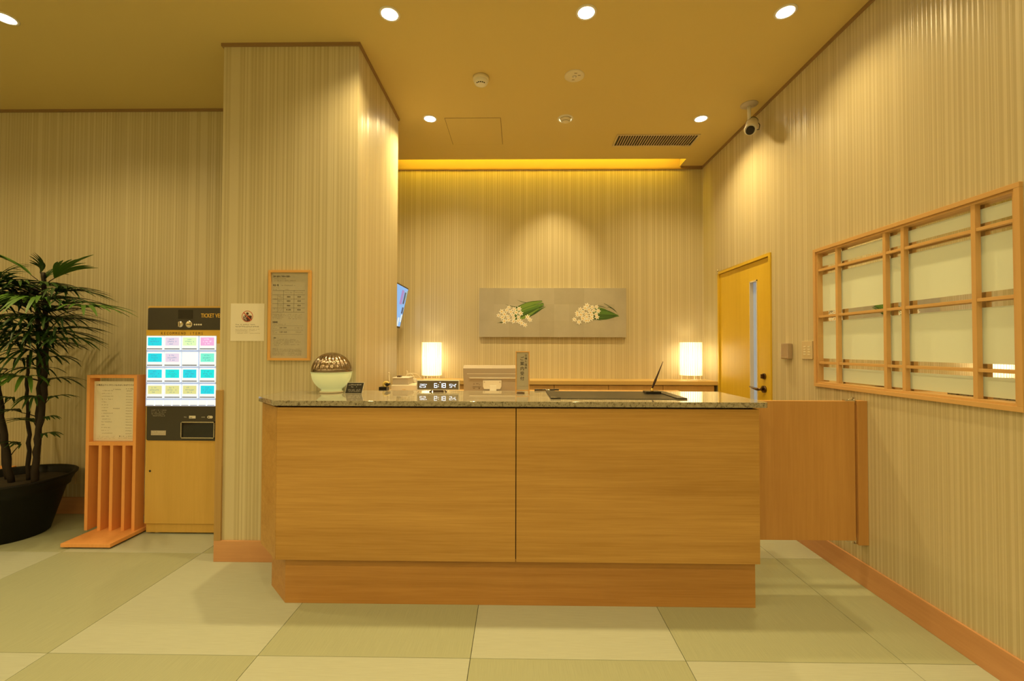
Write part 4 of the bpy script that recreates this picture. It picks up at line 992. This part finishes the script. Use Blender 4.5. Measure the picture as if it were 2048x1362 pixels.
# ================================================================== RIGHT WALL FITTINGS
a, b = onX(1567.5, 687, RX), onX(1590.5, 719, RX)
y0, y1, z0, z1 = 2.925, 3.005, 1.182, 1.288
t = thing('wall_sensor', 'grey metallic wall box beside the birch door', 'wall box', (RX, (y0 + y1) / 2, z0))
MB().box(RX - .034, RX - .0005, y0, y1, z0, z1).build('case', plain('case_grey', (.50, .40, .31), .3, metal=.5), t, .006)
MB().box(RX - .037, RX - .033, y0 + .010, y1 - .010, z0 + .006, z0 + .014).build('lip', 'silver', t, .001)
y0, y1, z0, z1 = 2.722, 2.822, 1.186, 1.300
t = thing('light_switch', 'beige switch plate with two columns of small buttons beside the lattice window', 'light switch', (RX, (y0 + y1) / 2, z0))
MB().box(RX - .008, RX - .0005, y0, y1, z0, z1).build('plate', 'beige_plate', t, .002)
for c_ in range(2):
    for k in range(4):
        yy = y0 + .030 + c_ * .040; zz = z0 + .030 + k * .016; MB().box(RX - .0105, RX - .008, yy - .011, yy + .011, zz - .0045, zz + .0045).build('switch_button', 'cream_plastic', t, .0006)

# ================================================================== LOBBY: ticket machine
KY = 2.885
def kp(x, y): q_ = onY(x, y, KY); return q_.x, q_.z
kx0 = onY(291, 850, KY).x; kx1 = kx0 + .66; kz1 = onY(340, 612, KY).z
t = thing('ticket_machine', 'maple cased ticket vending machine with a lit grid of buttons', 'vending machine', ((kx0 + kx1) / 2, KY + .17, 0))
zk = kp(330, 1066)[1]; zd = kp(330, 1048)[1]
MB().box(kx0, kx1, KY + .004, LY - .03, zd, kz1).build('cabinet', 'kiosk_wood', t, .0015)
MB().box(kx0 + .006, kx1 - .006, KY + .012, LY - .04, zk, zd - .001).build('kick_plate', 'kiosk_wood', t)
zl = kp(330, 884)[1]
dd_ = MB().box(kx0 + .003, kx1 - .003, KY, KY + .006, zd + .002, zl - .002); dd_.build('lower_door', 'kiosk_wood', t, .001)
(u, v) = kp(300, 942); K = Panel((u, KY, v), (1, 0, 0), (0, 0, 1)); K.circ(0, 0, .0075, .0008, 0, 14); K.mb.build('keyhole', 'black', t)
for x in (kx0 + .06, kx1 - .06):
    MB().lathe([(.0, 0), (.022, 0), (.022, .004), (.008, .008), (.008, zk), (0, zk)], 16, T=Matrix.Translation((x, KY + .045, 0))).build('levelling_foot', 'silver', t)
    MB().lathe([(.0, 0), (.022, 0), (.022, .004), (.008, .008), (.008, zk), (0, zk)], 16, T=Matrix.Translation((x, LY - .09, 0))).build('levelling_foot', 'silver', t)
def kpanel(x0_, x1_, y0_, y1_, r, corners, d0, d1, name, mat, bev=0):
    (a_, vt), (b2, vb) = kp(x0_, y0_), kp(x1_, y1_)
    K = Panel((0, KY + .004, 0), (1, 0, 0), (0, 0, 1)); K.slab(rrect(a_, b2, vb, vt, r, corners), d0, d1); return K.mb.build(name, mat, t, bev)
RIGHT = 480   # right end of the fascia, behind the column
kpanel(296, RIGHT, 615.5, 660, .012, 'd', 0, .003, 'upper_fascia', 'charcoal')
kpanel(441.5, RIGHT, 660, 688, .001, '', 0, .003, 'side_fascia', 'charcoal')
kpanel(292.5, 441.5, 660, 671.5, .008, 'c', 0, .0035, 'yellow_banner', 'kiosk_yellow')
kpanel(433, 441.5, 671.5, 687, .001, '', 0, .0035, 'banner_return', 'kiosk_yellow')
kpanel(432.5, RIGHT, 687, 812.5, .001, '', 0, .004, 'cream_cover', 'cream_plastic')
kpanel(443.5, 470, 690, 741, .004, 'abcd', .004, .010, 'bill_slot', 'black')
lowf = kpanel(293.5, RIGHT, 812.5, 882, .012, 'a', 0, .003, 'lower_fascia', 'charcoal')
kpanel(356.5, 385, 619.5, 637.5, .003, 'abcd', .003, .0045, 'price_display', 'black', 0)
K = Panel((0, KY + .004, 0), (1, 0, 0), (0, 0, 1))
(u0, v0), (u1, v1) = kp(402, 635), kp(443, 627)
K.text('TICKET VENDING', u0, v0, (v1 - v0) / .70, .0036, 0, 'l', .70, .02); K.mb.build('title_lettering', plain('title_yellow', (.78, .50, .08), .5), t)
(u0, v0), (u1, v1) = kp(321, 669), kp(407, 664.5); K = Panel((0, KY + .004, 0), (1, 0, 0), (0, 0, 1))
for k0, word in ((0, 'RECOMMEND'), (10, 'ITEMS')):
    K = Panel((0, KY + .004, 0), (1, 0, 0), (0, 0, 1))
    for k, ch_ in enumerate(word): K.text(ch_, u0 + (u1 - u0) * (k0 + k + .5) / 15, v0, (v1 - v0) / .66, .0040, 0, 'c', .8, .02)
    K.mb.build('banner_lettering', 'kiosk_brown', t)
for x, r, nm in ((361, 6.5, 'coin_return_knob'), (378, 7, 'coin_slot')):
    u, v = kp(x, 648.5); rr = r / F_PX * KY
    kb = MB().lathe([(0, .010 if nm == 'coin_return_knob' else .004), (rr * .8, .010 if nm == 'coin_return_knob' else .004), (rr, 0.003), (rr, 0)], 24, T=Matrix.Translation((u, KY + .001, v)) @ Matrix.Rotation(PI / 2, 4, 'X'))
    o = kb.build(nm, 'chrome', t)
    K = Panel((u, KY + .001, v), (1, 0, 0), (0, 0, 1))
    if nm == 'coin_slot': K.rect(-rr * .65, rr * .65, -rr * .10, rr * .10, .0046)
    else: K.slab([(-rr * .18, -rr * .7), (rr * .18, -rr * .7), (rr * .18, rr * .7), (-rr * .18, rr * .7)], .010, .018)
    K.mb.build('slot_mark' if nm == 'coin_slot' else 'knob_grip', 'black' if nm == 'coin_slot' else 'silver', o)
K = Panel((0, KY + .004, 0), (1, 0, 0), (0, 0, 1))
for k in range(4): u, v = kp(389 + k * 4.3, 649.2); K.circ(u, v, .0058, .0036, 0, 12)
K.mb.build('coin_icons', 'ink_white', t)
# lit buttons
bk = kpanel(293, 432.5, 671.5, 812.5, .001, '', 0, .002, 'button_board', emis('button_board_light', (.50, .62, .90), .42))
WHT = emis('button_white', (.86, .95, 1.0), .66); BAR = plain('button_bar', (.12, .13, .16), .5, emit=(.2, .25, .35), es=.25)
colr = {'c': emis('card_cyan', (.005, .60, .80), .72), 'l': emis('card_lilac', (.72, .66, .93), .62), 'g': emis('card_green', (.66, .92, .55), .64), 'p': emis('card_pink', (.80, .42, .82), .62),
        'w': emis('card_white', (.96, .96, .98), .70), 'a': emis('card_aqua', (.18, .85, .72), .66), 'y': emis('card_yellow', (.70, .74, .34), .58), 't': emis('card_teal', (.0, .68, .76), .72)}
txt = {'c': 0, 'l': 1, 'g': 2, 'p': 3}
TXTM = emis('card_text_dark', (.10, .36, .55), .3); TXTW = emis('card_text_white', (.95, .9, 1), .7)
layout = ['clgp', 'clwa', 'ctct', 'yyyc']
bxs = [(294.5, 327), (329.5, 361.7), (364.6, 396), (399.8, 431.6)]; bys = [(671.9, 700.4), (703.8, 733.2), (736, 765), (768.3, 797)]
for r in range(4):
    for c_ in range(4):
        (u0, v1), (u1, v0) = kp(bxs[c_][0], bys[r][0]), kp(bxs[c_][1], bys[r][1]); code = layout[r][c_]
        K = Panel((0, KY + .004, 0), (1, 0, 0), (0, 0, 1)); w_, h_ = u1 - u0, v1 - v0
        K.slab(rrect(u0, u1, v0 + h_ * .01, v1, .003), .002, .008, 0)
        K.rect(u0 + w_ * .08, u1 - w_ * .08, v0 + h_ * .32, v1 - h_ * .10, .0086, 1)
        K.rect(u0 + w_ * .03, u1 - w_ * .05, v0 + h_ * .06, v0 + h_ * .13, .0086, 2)
        if code != 'w':
            for q_, (fa, fb) in enumerate(((.30, .62), (.22, .78), (.34, .66))): K.scribble(u0 + w_ * fa, u0 + w_ * fb, v0 + h_ * (.72 - q_ * .16), h_ * .095, .0090, 3)
        K.mb.build('ticket_button', [WHT, colr[code], BAR, TXTW if code == 'p' else TXTM], bk)
for k in range(8):
    xa = 293.4 + k * 17.35; (u0, v1), (u1, v0) = kp(xa, 800), kp(xa + 16.2, 811.3); K = Panel((0, KY + .004, 0), (1, 0, 0), (0, 0, 1))
    K.slab(rrect(u0, u1, v0, v1, .0015), .002, .007, 0); K.rect(u0 + .002, u1 - .006, v0 + .001, v0 + .0045, .0074, 1)
    K.mb.build('small_button', [colr['a'] if False else WHT, BAR], bk)
# delivery tray and small print
(u0, v1), (u1, v0) = kp(363.5, 843), kp(430, 876.5)
K = Panel((0, KY + .001, 0), (1, 0, 0), (0, 0, 1))
for q_ in ((u0, u1, v1 - .006, v1), (u0, u1, v0, v0 + .006), (u0, u0 + .005, v0, v1), (u1 - .005, u1, v0, v1)): K.slab([(q_[0], q_[2]), (q_[1], q_[2]), (q_[1], q_[3]), (q_[0], q_[3])], -.001, .010)
K.mb.build('tray_frame', 'silver', lowf)
K = Panel((0, KY + .001, 0), (1, 0, 0), (0, 0, 1)); K.rect(u0 + .005, u1 - .005, v0 + .006, v1 - .006, .0012); plabel(K.mb.build('tray_flap', 'screen_off', lowf), 'dark glossy tray flap')
K = Panel((0, KY + .001, 0), (1, 0, 0), (0, 0, 1))
for k in range(4): (a_, vv), (b2, _) = kp(302.5, 821 + k * 3.75), kp(333 - (k % 3) * 1.5, 821); K.scribble(a_, b2, vv, .0052, .0006)
K.mb.build('instruction_print', 'ink_white', lowf); K = Panel((0, KY + .001, 0), (1, 0, 0), (0, 0, 1))
(a_, vv) = kp(368, 835.2); K.text('PULL', a_, vv, .0105, .0006, 0, 'l', .8)
(a_, vt), (b2, vb) = kp(378, 831.5), kp(391, 837); K.rect(a_, b2, vb, vt, .0006); K.mb.build('pull_label', 'ink_white', lowf); K = Panel((0, KY + .001, 0), (1, 0, 0), (0, 0, 1))
(a_, vv) = kp(402.5, 835.2); K.text('CHANGE', a_, vv, .0095, .0006, 0, 'l', .62); (a_, vt), (b2, vb) = kp(414.5, 831.5), kp(425.5, 837); K.poly(rrect(a_, b2, vb, vt, (vt - vb) * .49), .0006)
K.mb.build('change_label', 'ink_white', lowf)
K = Panel((0, KY + .001, 0), (1, 0, 0), (0, 0, 1)); (a_, vv) = kp(379.2, 836); K.text('TICKET', a_, vv, .0090, .0010, 0, 'l', .62, .02); u, v = kp(417.5, 834.3); K.circ(u, v, .0045, .0010, 0, 10); K.mb.build('black_print', 'ink', lowf)
(a_, vt), (b2, vb) = kp(302, 861), kp(331.5, 870.5); K = Panel((0, KY + .001, 0), (1, 0, 0), (0, 0, 1)); K.slab([(a_, vb), (b2, vb), (b2, vt), (a_, vt)], 0, .0012); K.mb.build('maker_plate', 'grey_plastic', lowf)
K = Panel((0, KY + .001, 0), (1, 0, 0), (0, 0, 1)); K.scribble(a_ + .006, b2 - .006, vb + (vt - vb) * .55, .010, .0018); K.scribble(a_ + .004, b2 - .004, vb + .004, .005, .0018); K.mb.build('plate_print', 'ink_white', lowf)

# ================================================================== menu stand
SY = 2.865
def sp_(x, y, Y=SY): q_ = onY(x, y, Y); return q_.x, q_.z
t = thing('menu_stand', 'orange cedar floor stand holding a printed menu above upright slats', 'sign stand', (-2.67, 2.82, 0))
bz = .033
MB().box(-2.832, -2.520, 2.672, 3.005, .010, bz).build('base', 'stand_wood', t, .002)
MB().box(-2.80, -2.535, 2.690, 2.99, 0, .010).build('base_pad', 'black_matte', t)
xl, zt = sp_(174, 750); xr, _ = sp_(274, 750); dp = .072
zr1 = sp_(200, 884)[1]; zr0 = sp_(200, 891)[1]
pwid = .021
for a in (xl, xr - pwid): MB().box(a, a + pwid, SY, SY + dp, bz, zt).build('post', 'stand_wood', t, .001)
MB().box(xl + pwid, xr - pwid, SY, SY + dp, zt - .020, zt).build('top_rail', 'stand_wood', t, .001)
MB().box(xl + pwid, xr - pwid, SY, SY + dp, zr0, zr1).build('middle_rail', 'stand_wood', t, .001)
for k in range(3):
    a = sp_((196, 219, 243.5)[k], 950)[0]; MB().box(a, a + pwid, SY, SY + dp, bz, zr0).build('slat', 'stand_wood', t, .001)
ma, mb_ = xl + pwid + .001, xr - pwid - .001; mz1 = sp_(220, 762.5, SY + .03)[1]; mz0 = zr1 + .001
bd = plabel(MB().box(ma, mb_, SY + .030, SY + .034, mz0, mz1).build('menu_sheet', 'paper', t), 'white printed menu sheet')
K = Panel((ma, SY + .030, mz0), (1, 0, 0), (0, 0, 1)); W_, H_ = mb_ - ma, mz1 - mz0
K.text('お風呂上りに冷たいものはいかがですか？', W_ * .05, H_ * .925, .0130, .0005, 0, 'l', (W_ * .90) / (.013 * glyphs('お風呂上りに冷たいものはいかがですか？')[2]), .010)
K.mb.build('menu_title', 'ink', bd); K = Panel((ma, SY + .030, mz0), (1, 0, 0), (0, 0, 1))
K.scribble(W_ * .74, W_ * .96, H_ * .865, .0075, .0005); K.scribble(W_ * .75, W_ * .88, H_ * .833, .0065, .0005); K.scribble(W_ * .44, W_ * .62, H_ * .855, .007, .0005); K.mb.build('drinks_heading', 'ink', bd); K = Panel((ma, SY + .030, mz0), (1, 0, 0), (0, 0, 1))
K.scribble(W_ * .44, W_ * .60, H_ * .535, .007, .0005, fill=1); K.mb.build('meals_heading', 'ink', bd); K = Panel((ma, SY + .030, mz0), (1, 0, 0), (0, 0, 1))
K.rect(W_ * .60, W_ * .62, H_ * .072, H_ * .088, .0005); K.rect(W_ * .93, W_ * .95, H_ * .072, H_ * .088, .0005); K.scribble(W_ * .64, W_ * .92, H_ * .072, .006, .0005)
K.mb.build('hours_note', 'ink', bd)
K = Panel((ma, SY + .030, mz0), (1, 0, 0), (0, 0, 1))
for k in range(16):
    v = H_ * (.835 - k * .0475); K.scribble(W_ * .18, W_ * random.uniform(.28, .46), v, .0058, .0005); 
    if k: K.scribble(W_ * .74, W_ * .89, v - H_ * .005, .0058, .0005, fill=1)
for v in (.075, .055, .035): K.scribble(W_ * .08, W_ * .5, H_ * v, .004, .0005, fill=.5)
K.scribble(W_ * .58, W_ * .95, H_ * .045, .0045, .0005)
K.mb.build('small_print', 'ink_soft', bd)

# wall socket and low bench
(x0, z1), (x1, z0) = fp(123.5, 938, LY), fp(152.5, 968, LY)
t = thing('wall_socket', 'beige double wall socket above the baseboard behind the palm', 'socket', ((x0 + x1) / 2, LY, z0))
MB().box(x0, x1, LY - .007, LY - .0004, z0, z1).build('plate', 'beige_plate', t, .0025)
w_, h_ = x1 - x0, z1 - z0
MB().box(x0 + w_ * .14, x0 + w_ * .36, LY - .0095, LY - .007, z0 + h_ * .16, z0 + h_ * .82).build('outlet_insert', 'cream_plastic', t, .0008)
sl = MB()
for zf in (.30, .50, .70):
    for k in (.19, .27): sl.box(x0 + w_ * k, x0 + w_ * (k + .02), LY - .0100, LY - .0094, z0 + h_ * (zf - .04), z0 + h_ * (zf + .04))
sl.build('outlet_slots', 'black_matte', t)
MB().box(x0 + w_ * .46, x0 + w_ * .70, LY - .0095, LY - .007, z0 + h_ * .40, z0 + h_ * .62).build('phone_jack', 'cream_plastic', t, .0008)
bq = onZ(19, 932.5, .362)
t = thing('bench', 'low wooden bench by the lobby wall behind the potted palm', 'bench', (-4.3, 3.06, 0))
bx1 = onY(27, 932, LY - .05).x; by0 = onZ(8, 945, .362).y
MB().box(-5.0, bx1, by0, LY - .03, .335, .362).build('seat', 'stand_wood', t, .002)
MB().box(-4.95, bx1 - .045, by0 + .03, by0 + .05, .20, .335).build('apron', 'base_wood', t)
for x in (-4.95, bx1 - .085):
    for y in (by0 + .03, LY - .09): MB().box(x, x + .045, y, y + .045, 0, .335).build('leg', 'base_wood', t)

# ================================================================== potted lady palm
pcx, pcy = -3.385, 2.862
t = thing('potted_palm', 'tall lady palm with fan leaves in a black tapered pot', 'potted plant', (pcx, pcy, 0))
T = Matrix.Translation((pcx, pcy, 0))
MB().lathe([(0, 0), (.188, 0), (.196, .006), (.272, .290), (.290, .300), (.292, .318), (.318, .366), (.326, .372), (.328, .384), (.318, .388), (.300, .378), (.290, .33)], 56, T=T).build('pot', 'pot', t)
MB().lathe([(.291, .335), (.15, .345), (0, .350)], 40, T=T).build('soil', 'soil', t)
def leafmat(name, c1, c2):
    m, nt, b = newmat(name)
    oi = N(nt, 'ShaderNodeObjectInfo'); mx = N(nt, 'ShaderNodeMix', data_type='RGBA')
    mx.inputs['A'].default_value = (*c1, 1); mx.inputs['B'].default_value = (*c2, 1); L(nt, oi.outputs['Random'], mx.inputs['Factor'])
    L(nt, mx.outputs['Result'], b.inputs['Base Color']); b.inputs['Roughness'].default_value = .42; b.inputs['Specular IOR Level'].default_value = .35
    return m
M['frond'] = leafmat('palm_leaf', (.012, .036, .007), (.034, .085, .014)); M['frond_new'] = leafmat('palm_leaf_young', (.06, .15, .018), (.09, .20, .025))
def at(x, y, Y): return onY(x, y, Y)
stems = [[(22, 985, 2.86), (8, 870, 2.84), (-6, 760, 2.82), (-12, 650, 2.82), (-16, 590, 2.82)],
         [(56, 972, 2.92), (58, 870, 2.93), (53, 780, 2.93), (57, 710, 2.92)],
         [(68, 975, 2.84), (74, 890, 2.84), (88, 790, 2.83), (92, 690, 2.82), (90, 600, 2.81), (86, 545, 2.80)],
         [(70, 968, 2.90), (76, 860, 2.91), (80, 760, 2.92), (76, 650, 2.93), (72, 570, 2.93)],
         [(14, 980, 2.94), (2, 860, 2.97), (-14, 720, 2.99), (-24, 600, 3.0)]]
srad = [(.017, .011), (.012, .007), (.017, .011), (.016, .010), (.014, .009)]
SP = []
for pts, (r0, r1) in zip(stems, srad):
    P = [at(*p) for p in pts]; P[0].z = .338
    c = []
    for i in range(len(P) - 1):
        for k in range(6): c.append(P[i].lerp(P[i + 1], k / 6) + Vector((.003 * math.sin(k * 2.1 + i), .003 * math.cos(k * 1.7), 0)))
    c.append(P[-1]); rr = [(r0 + (r1 - r0) * k / (len(c) - 1)) * (1 + .12 * (k % 2)) for k in range(len(c))]
    MB().tube(c, rr, 10).build('stem', 'stem', t); SP.append(P)
def frond(hub, root, dirv, size, nl, spread, droop, mat, rs, width=1.0):
    """petiole plus a fan of narrow leaflets"""
    rr = random.Random(rs); hub = Vector(hub); root = Vector(root); mb = MB()
    mid = root.lerp(hub, .55) + Vector((0, 0, .04 * (hub - root).length))
    mb.tube([root, mid, hub], [.0035, .0028, .0022], 5, 1)
    d = Vector(dirv).normalized(); side = d.cross(Vector((0, 0, 1)))
    side = side.normalized() if side.length > .05 else Vector((1, 0, 0)); up = side.cross(d)
    nl = nl + 2; spread = spread * 1.12
    for k in range(nl):
        a = (k / (nl - 1) - .5) * spread + rr.uniform(-.06, .06); ln = size * (1 - .28 * abs(k / (nl - 1) - .5) * 2) * rr.uniform(.85, 1.08)
        ld = (d * math.cos(a) + side * math.sin(a)).normalized(); ls = (ld.cross(up)).normalized()
        w0 = .0165 * width * rr.uniform(.8, 1.15); L_, M_, R_ = [], [], []; dz = droop * rr.uniform(.3, .9)
        for s in range(7):
            f = s / 6; p = hub + ld * (ln * f) + up * (.02 * math.sin(f * PI)) - Vector((0, 0, 1)) * (dz * ln * f * f)
            ww = w0 * (math.sin(PI * min(1, .12 + .80 * f)) ** .7) * (1 if f < .95 else .45)
            L_.append(p + ls * ww / 2 + up * ww * .12); M_.append(p - up * ww * .06); R_.append(p - ls * ww / 2 + up * ww * .12)
        n = 7; mb.add(L_ + M_ + R_, [(i, i + 1, n + i + 1, n + i) for i in range(6)] + [(n + i, n + i + 1, 2 * n + i + 1, 2 * n + i) for i in range(6)], 0, True)
    for p in mb.v: p.y = min(p.y, LY - .03); p.x = min(p.x, -2.86) if p.z < 1.15 else p.x
    return mb.build('frond', [mat, 'stem'], t)
# hub pixel, depth, direction (x right, y away, z up), size, leaflets, spread, droop, young
FR = [(62, 550, 2.78, (-.8, -.3, .55), .33, 5, .5, .05, 1), (110, 556, 2.76, (.85, -.15, .45), .31, 7, .9, .10, 1), (114, 586, 2.72, (.95, -.1, .18), .34, 9, 1.5, .38, 0),
      (166, 616, 2.70, (.95, -.1, .05), .33, 9, 2.0, .30, 1), (127, 680, 2.74, (.95, -.2, .02), .30, 9, 2.1, .30, 0), (80, 545, 2.80, (-.1, -.3, .95), .16, 6, 1.2, .15, 0),
      (90, 560, 2.80, (.2, .5, .7), .26, 7, 1.8, .3, 0), (30, 585, 2.74, (-.7, -.4, .25), .30, 8, 1.8, .4, 1), (52, 600, 2.70, (-.2, -.85, .15), .28, 9, 2.2, .6, 1),
      (82, 600, 2.68, (.25, -.85, .1), .27, 9, 2.2, .65, 1), (20, 620, 2.72, (-.6, -.6, .1), .30, 9, 2.2, .5, 0), (60, 630, 2.72, (.1, -.8, -.1), .28, 9, 2.3, .6, 0),
      (40, 650, 2.70, (-.4, -.8, 0), .30, 10, 2.4, .6, 0), (88, 640, 2.74, (.7, -.6, .1), .29, 9, 2.0, .45, 0), (70, 665, 2.72, (.3, -.8, -.05), .27, 9, 2.3, .6, 0),
      (10, 660, 2.74, (-.7, -.5, -.05), .30, 9, 2.3, .5, 0), (104, 640, 2.95, (.8, .45, .25), .30, 8, 1.8, .35, 0), (60, 580, 2.98, (-.2, .7, .4), .30, 9, 2.2, .4, 0),
      (30, 690, 2.74, (-.3, -.8, -.1), .27, 9, 2.4, .6, 0), (64, 700, 2.76, (.4, -.7, -.15), .26, 9, 2.3, .6, 0), (0, 700, 2.76, (-.6, -.6, -.1), .28, 9, 2.3, .5, 0),
      (100, 690, 2.90, (.9, .2, .05), .26, 8, 2.0, .35, 0), (95, 716, 2.80, (.9, -.3, .0), .24, 8, 2.0, .30, 0), (40, 720, 2.74, (.1, -.8, .05), .25, 9, 2.4, .5, 0),
      (15, 740, 2.76, (-.5, -.6, 0), .26, 8, 2.3, .4, 0), (76, 740, 2.76, (.3, -.8, .1), .22, 8, 2.4, .4, 0), (55, 755, 2.74, (.2, -.9, .05), .24, 8, 2.4, .55, 1),
      (30, 752, 2.72, (-.5, -.8, .1), .25, 8, 2.3, .5, 1), (100, 760, 2.86, (.95, .0, .05), .22, 7, 1.8, .35, 0), (-12, 570, 2.74, (-.5, -.5, .5), .30, 8, 1.9, .4, 1),
      (-14, 610, 2.72, (.5, -.7, .15), .30, 9, 2.2, .5, 0), (-20, 640, 2.86, (.6, .3, .2), .30, 9, 2.2, .4, 0), (20, 640, 2.98, (.4, .7, .2), .30, 9, 2.2, .4, 0), (-8, 560, 2.95, (.2, .5, .6), .28, 8, 2.0, .4, 0),
      (46, 612, 2.84, (.1, -.3, .3), .30, 10, 2.6, .5, 0), (28, 600, 2.80, (.5, -.5, .2), .28, 9, 2.2, .5, 0), (50, 680, 2.84, (-.1, -.3, .1), .28, 10, 2.6, .5, 0),
      (20, 798, 2.80, (-.2, -.8, .1), .14, 6, 2.4, .35, 0), (42, 825, 2.84, (-.7, -.4, .1), .16, 6, 1.6, .2, 0), (72, 792, 2.80, (.2, -.7, -.3), .15, 5, 1.6, .3, 0), (68, 845, 2.84, (-.8, -.3, .15), .18, 5, 1.4, .1, 0),
      (88, 838, 2.82, (.95, -.1, .05), .12, 4, .9, .1, 0), (84, 872, 2.82, (.9, -.2, .15), .17, 5, .8, .32, 0), (38, 891, 2.86, (-.4, -.5, .2), .11, 6, 2.6, .25, 0), (98, 798, 2.84, (.95, .1, .1), .18, 5, 1.5, .1, 0)]
fr_rnd = random.Random(11)
for k in range(26):
    a = fr_rnd.uniform(-.2, PI * 2); x = fr_rnd.gauss(42, 34); y = fr_rnd.uniform(560, 715)
    FR.append((x, y, fr_rnd.uniform(2.68, 2.98), (math.cos(a), -.25 + .75 * math.sin(a), fr_rnd.uniform(-.1, .3)), fr_rnd.uniform(.24, .33), fr_rnd.choice((8, 9, 10, 11)), fr_rnd.uniform(1.8, 2.6), fr_rnd.uniform(.2, .5), 1 if fr_rnd.random() < .15 else 0))
for x, y, ex in ((100, 600, .05), (120, 640, .0), (105, 665, -.1), (130, 610, .1), (96, 625, .2), (118, 660, .06)):
    FR.append((x, y, 2.74, (.95, -.15, ex), .34, 9, 1.5, .25, 0))
for i, (x, y, Y, dv, sz, nl, spd, dr_, yg) in enumerate(FR):
    hub = at(x, y, Y)
    best = None
    for P in SP:
        for k in range(len(P) - 1):
            for f in (0, .25, .5, .75, 1):
                q_ = P[k].lerp(P[k + 1], f)
                if q_.z < hub.z - .03:
                    sc2 = (q_ - hub).length + (0.15 if q_.z < hub.z - .35 else 0)
                    if best is None or sc2 < best[0]: best = (sc2, q_)
    frond(hub, best[1] if best else SP[2][-1], dv, sz, nl, spd, dr_, 'frond_new' if yg else 'frond', i, 1.0 + .35 * yg)
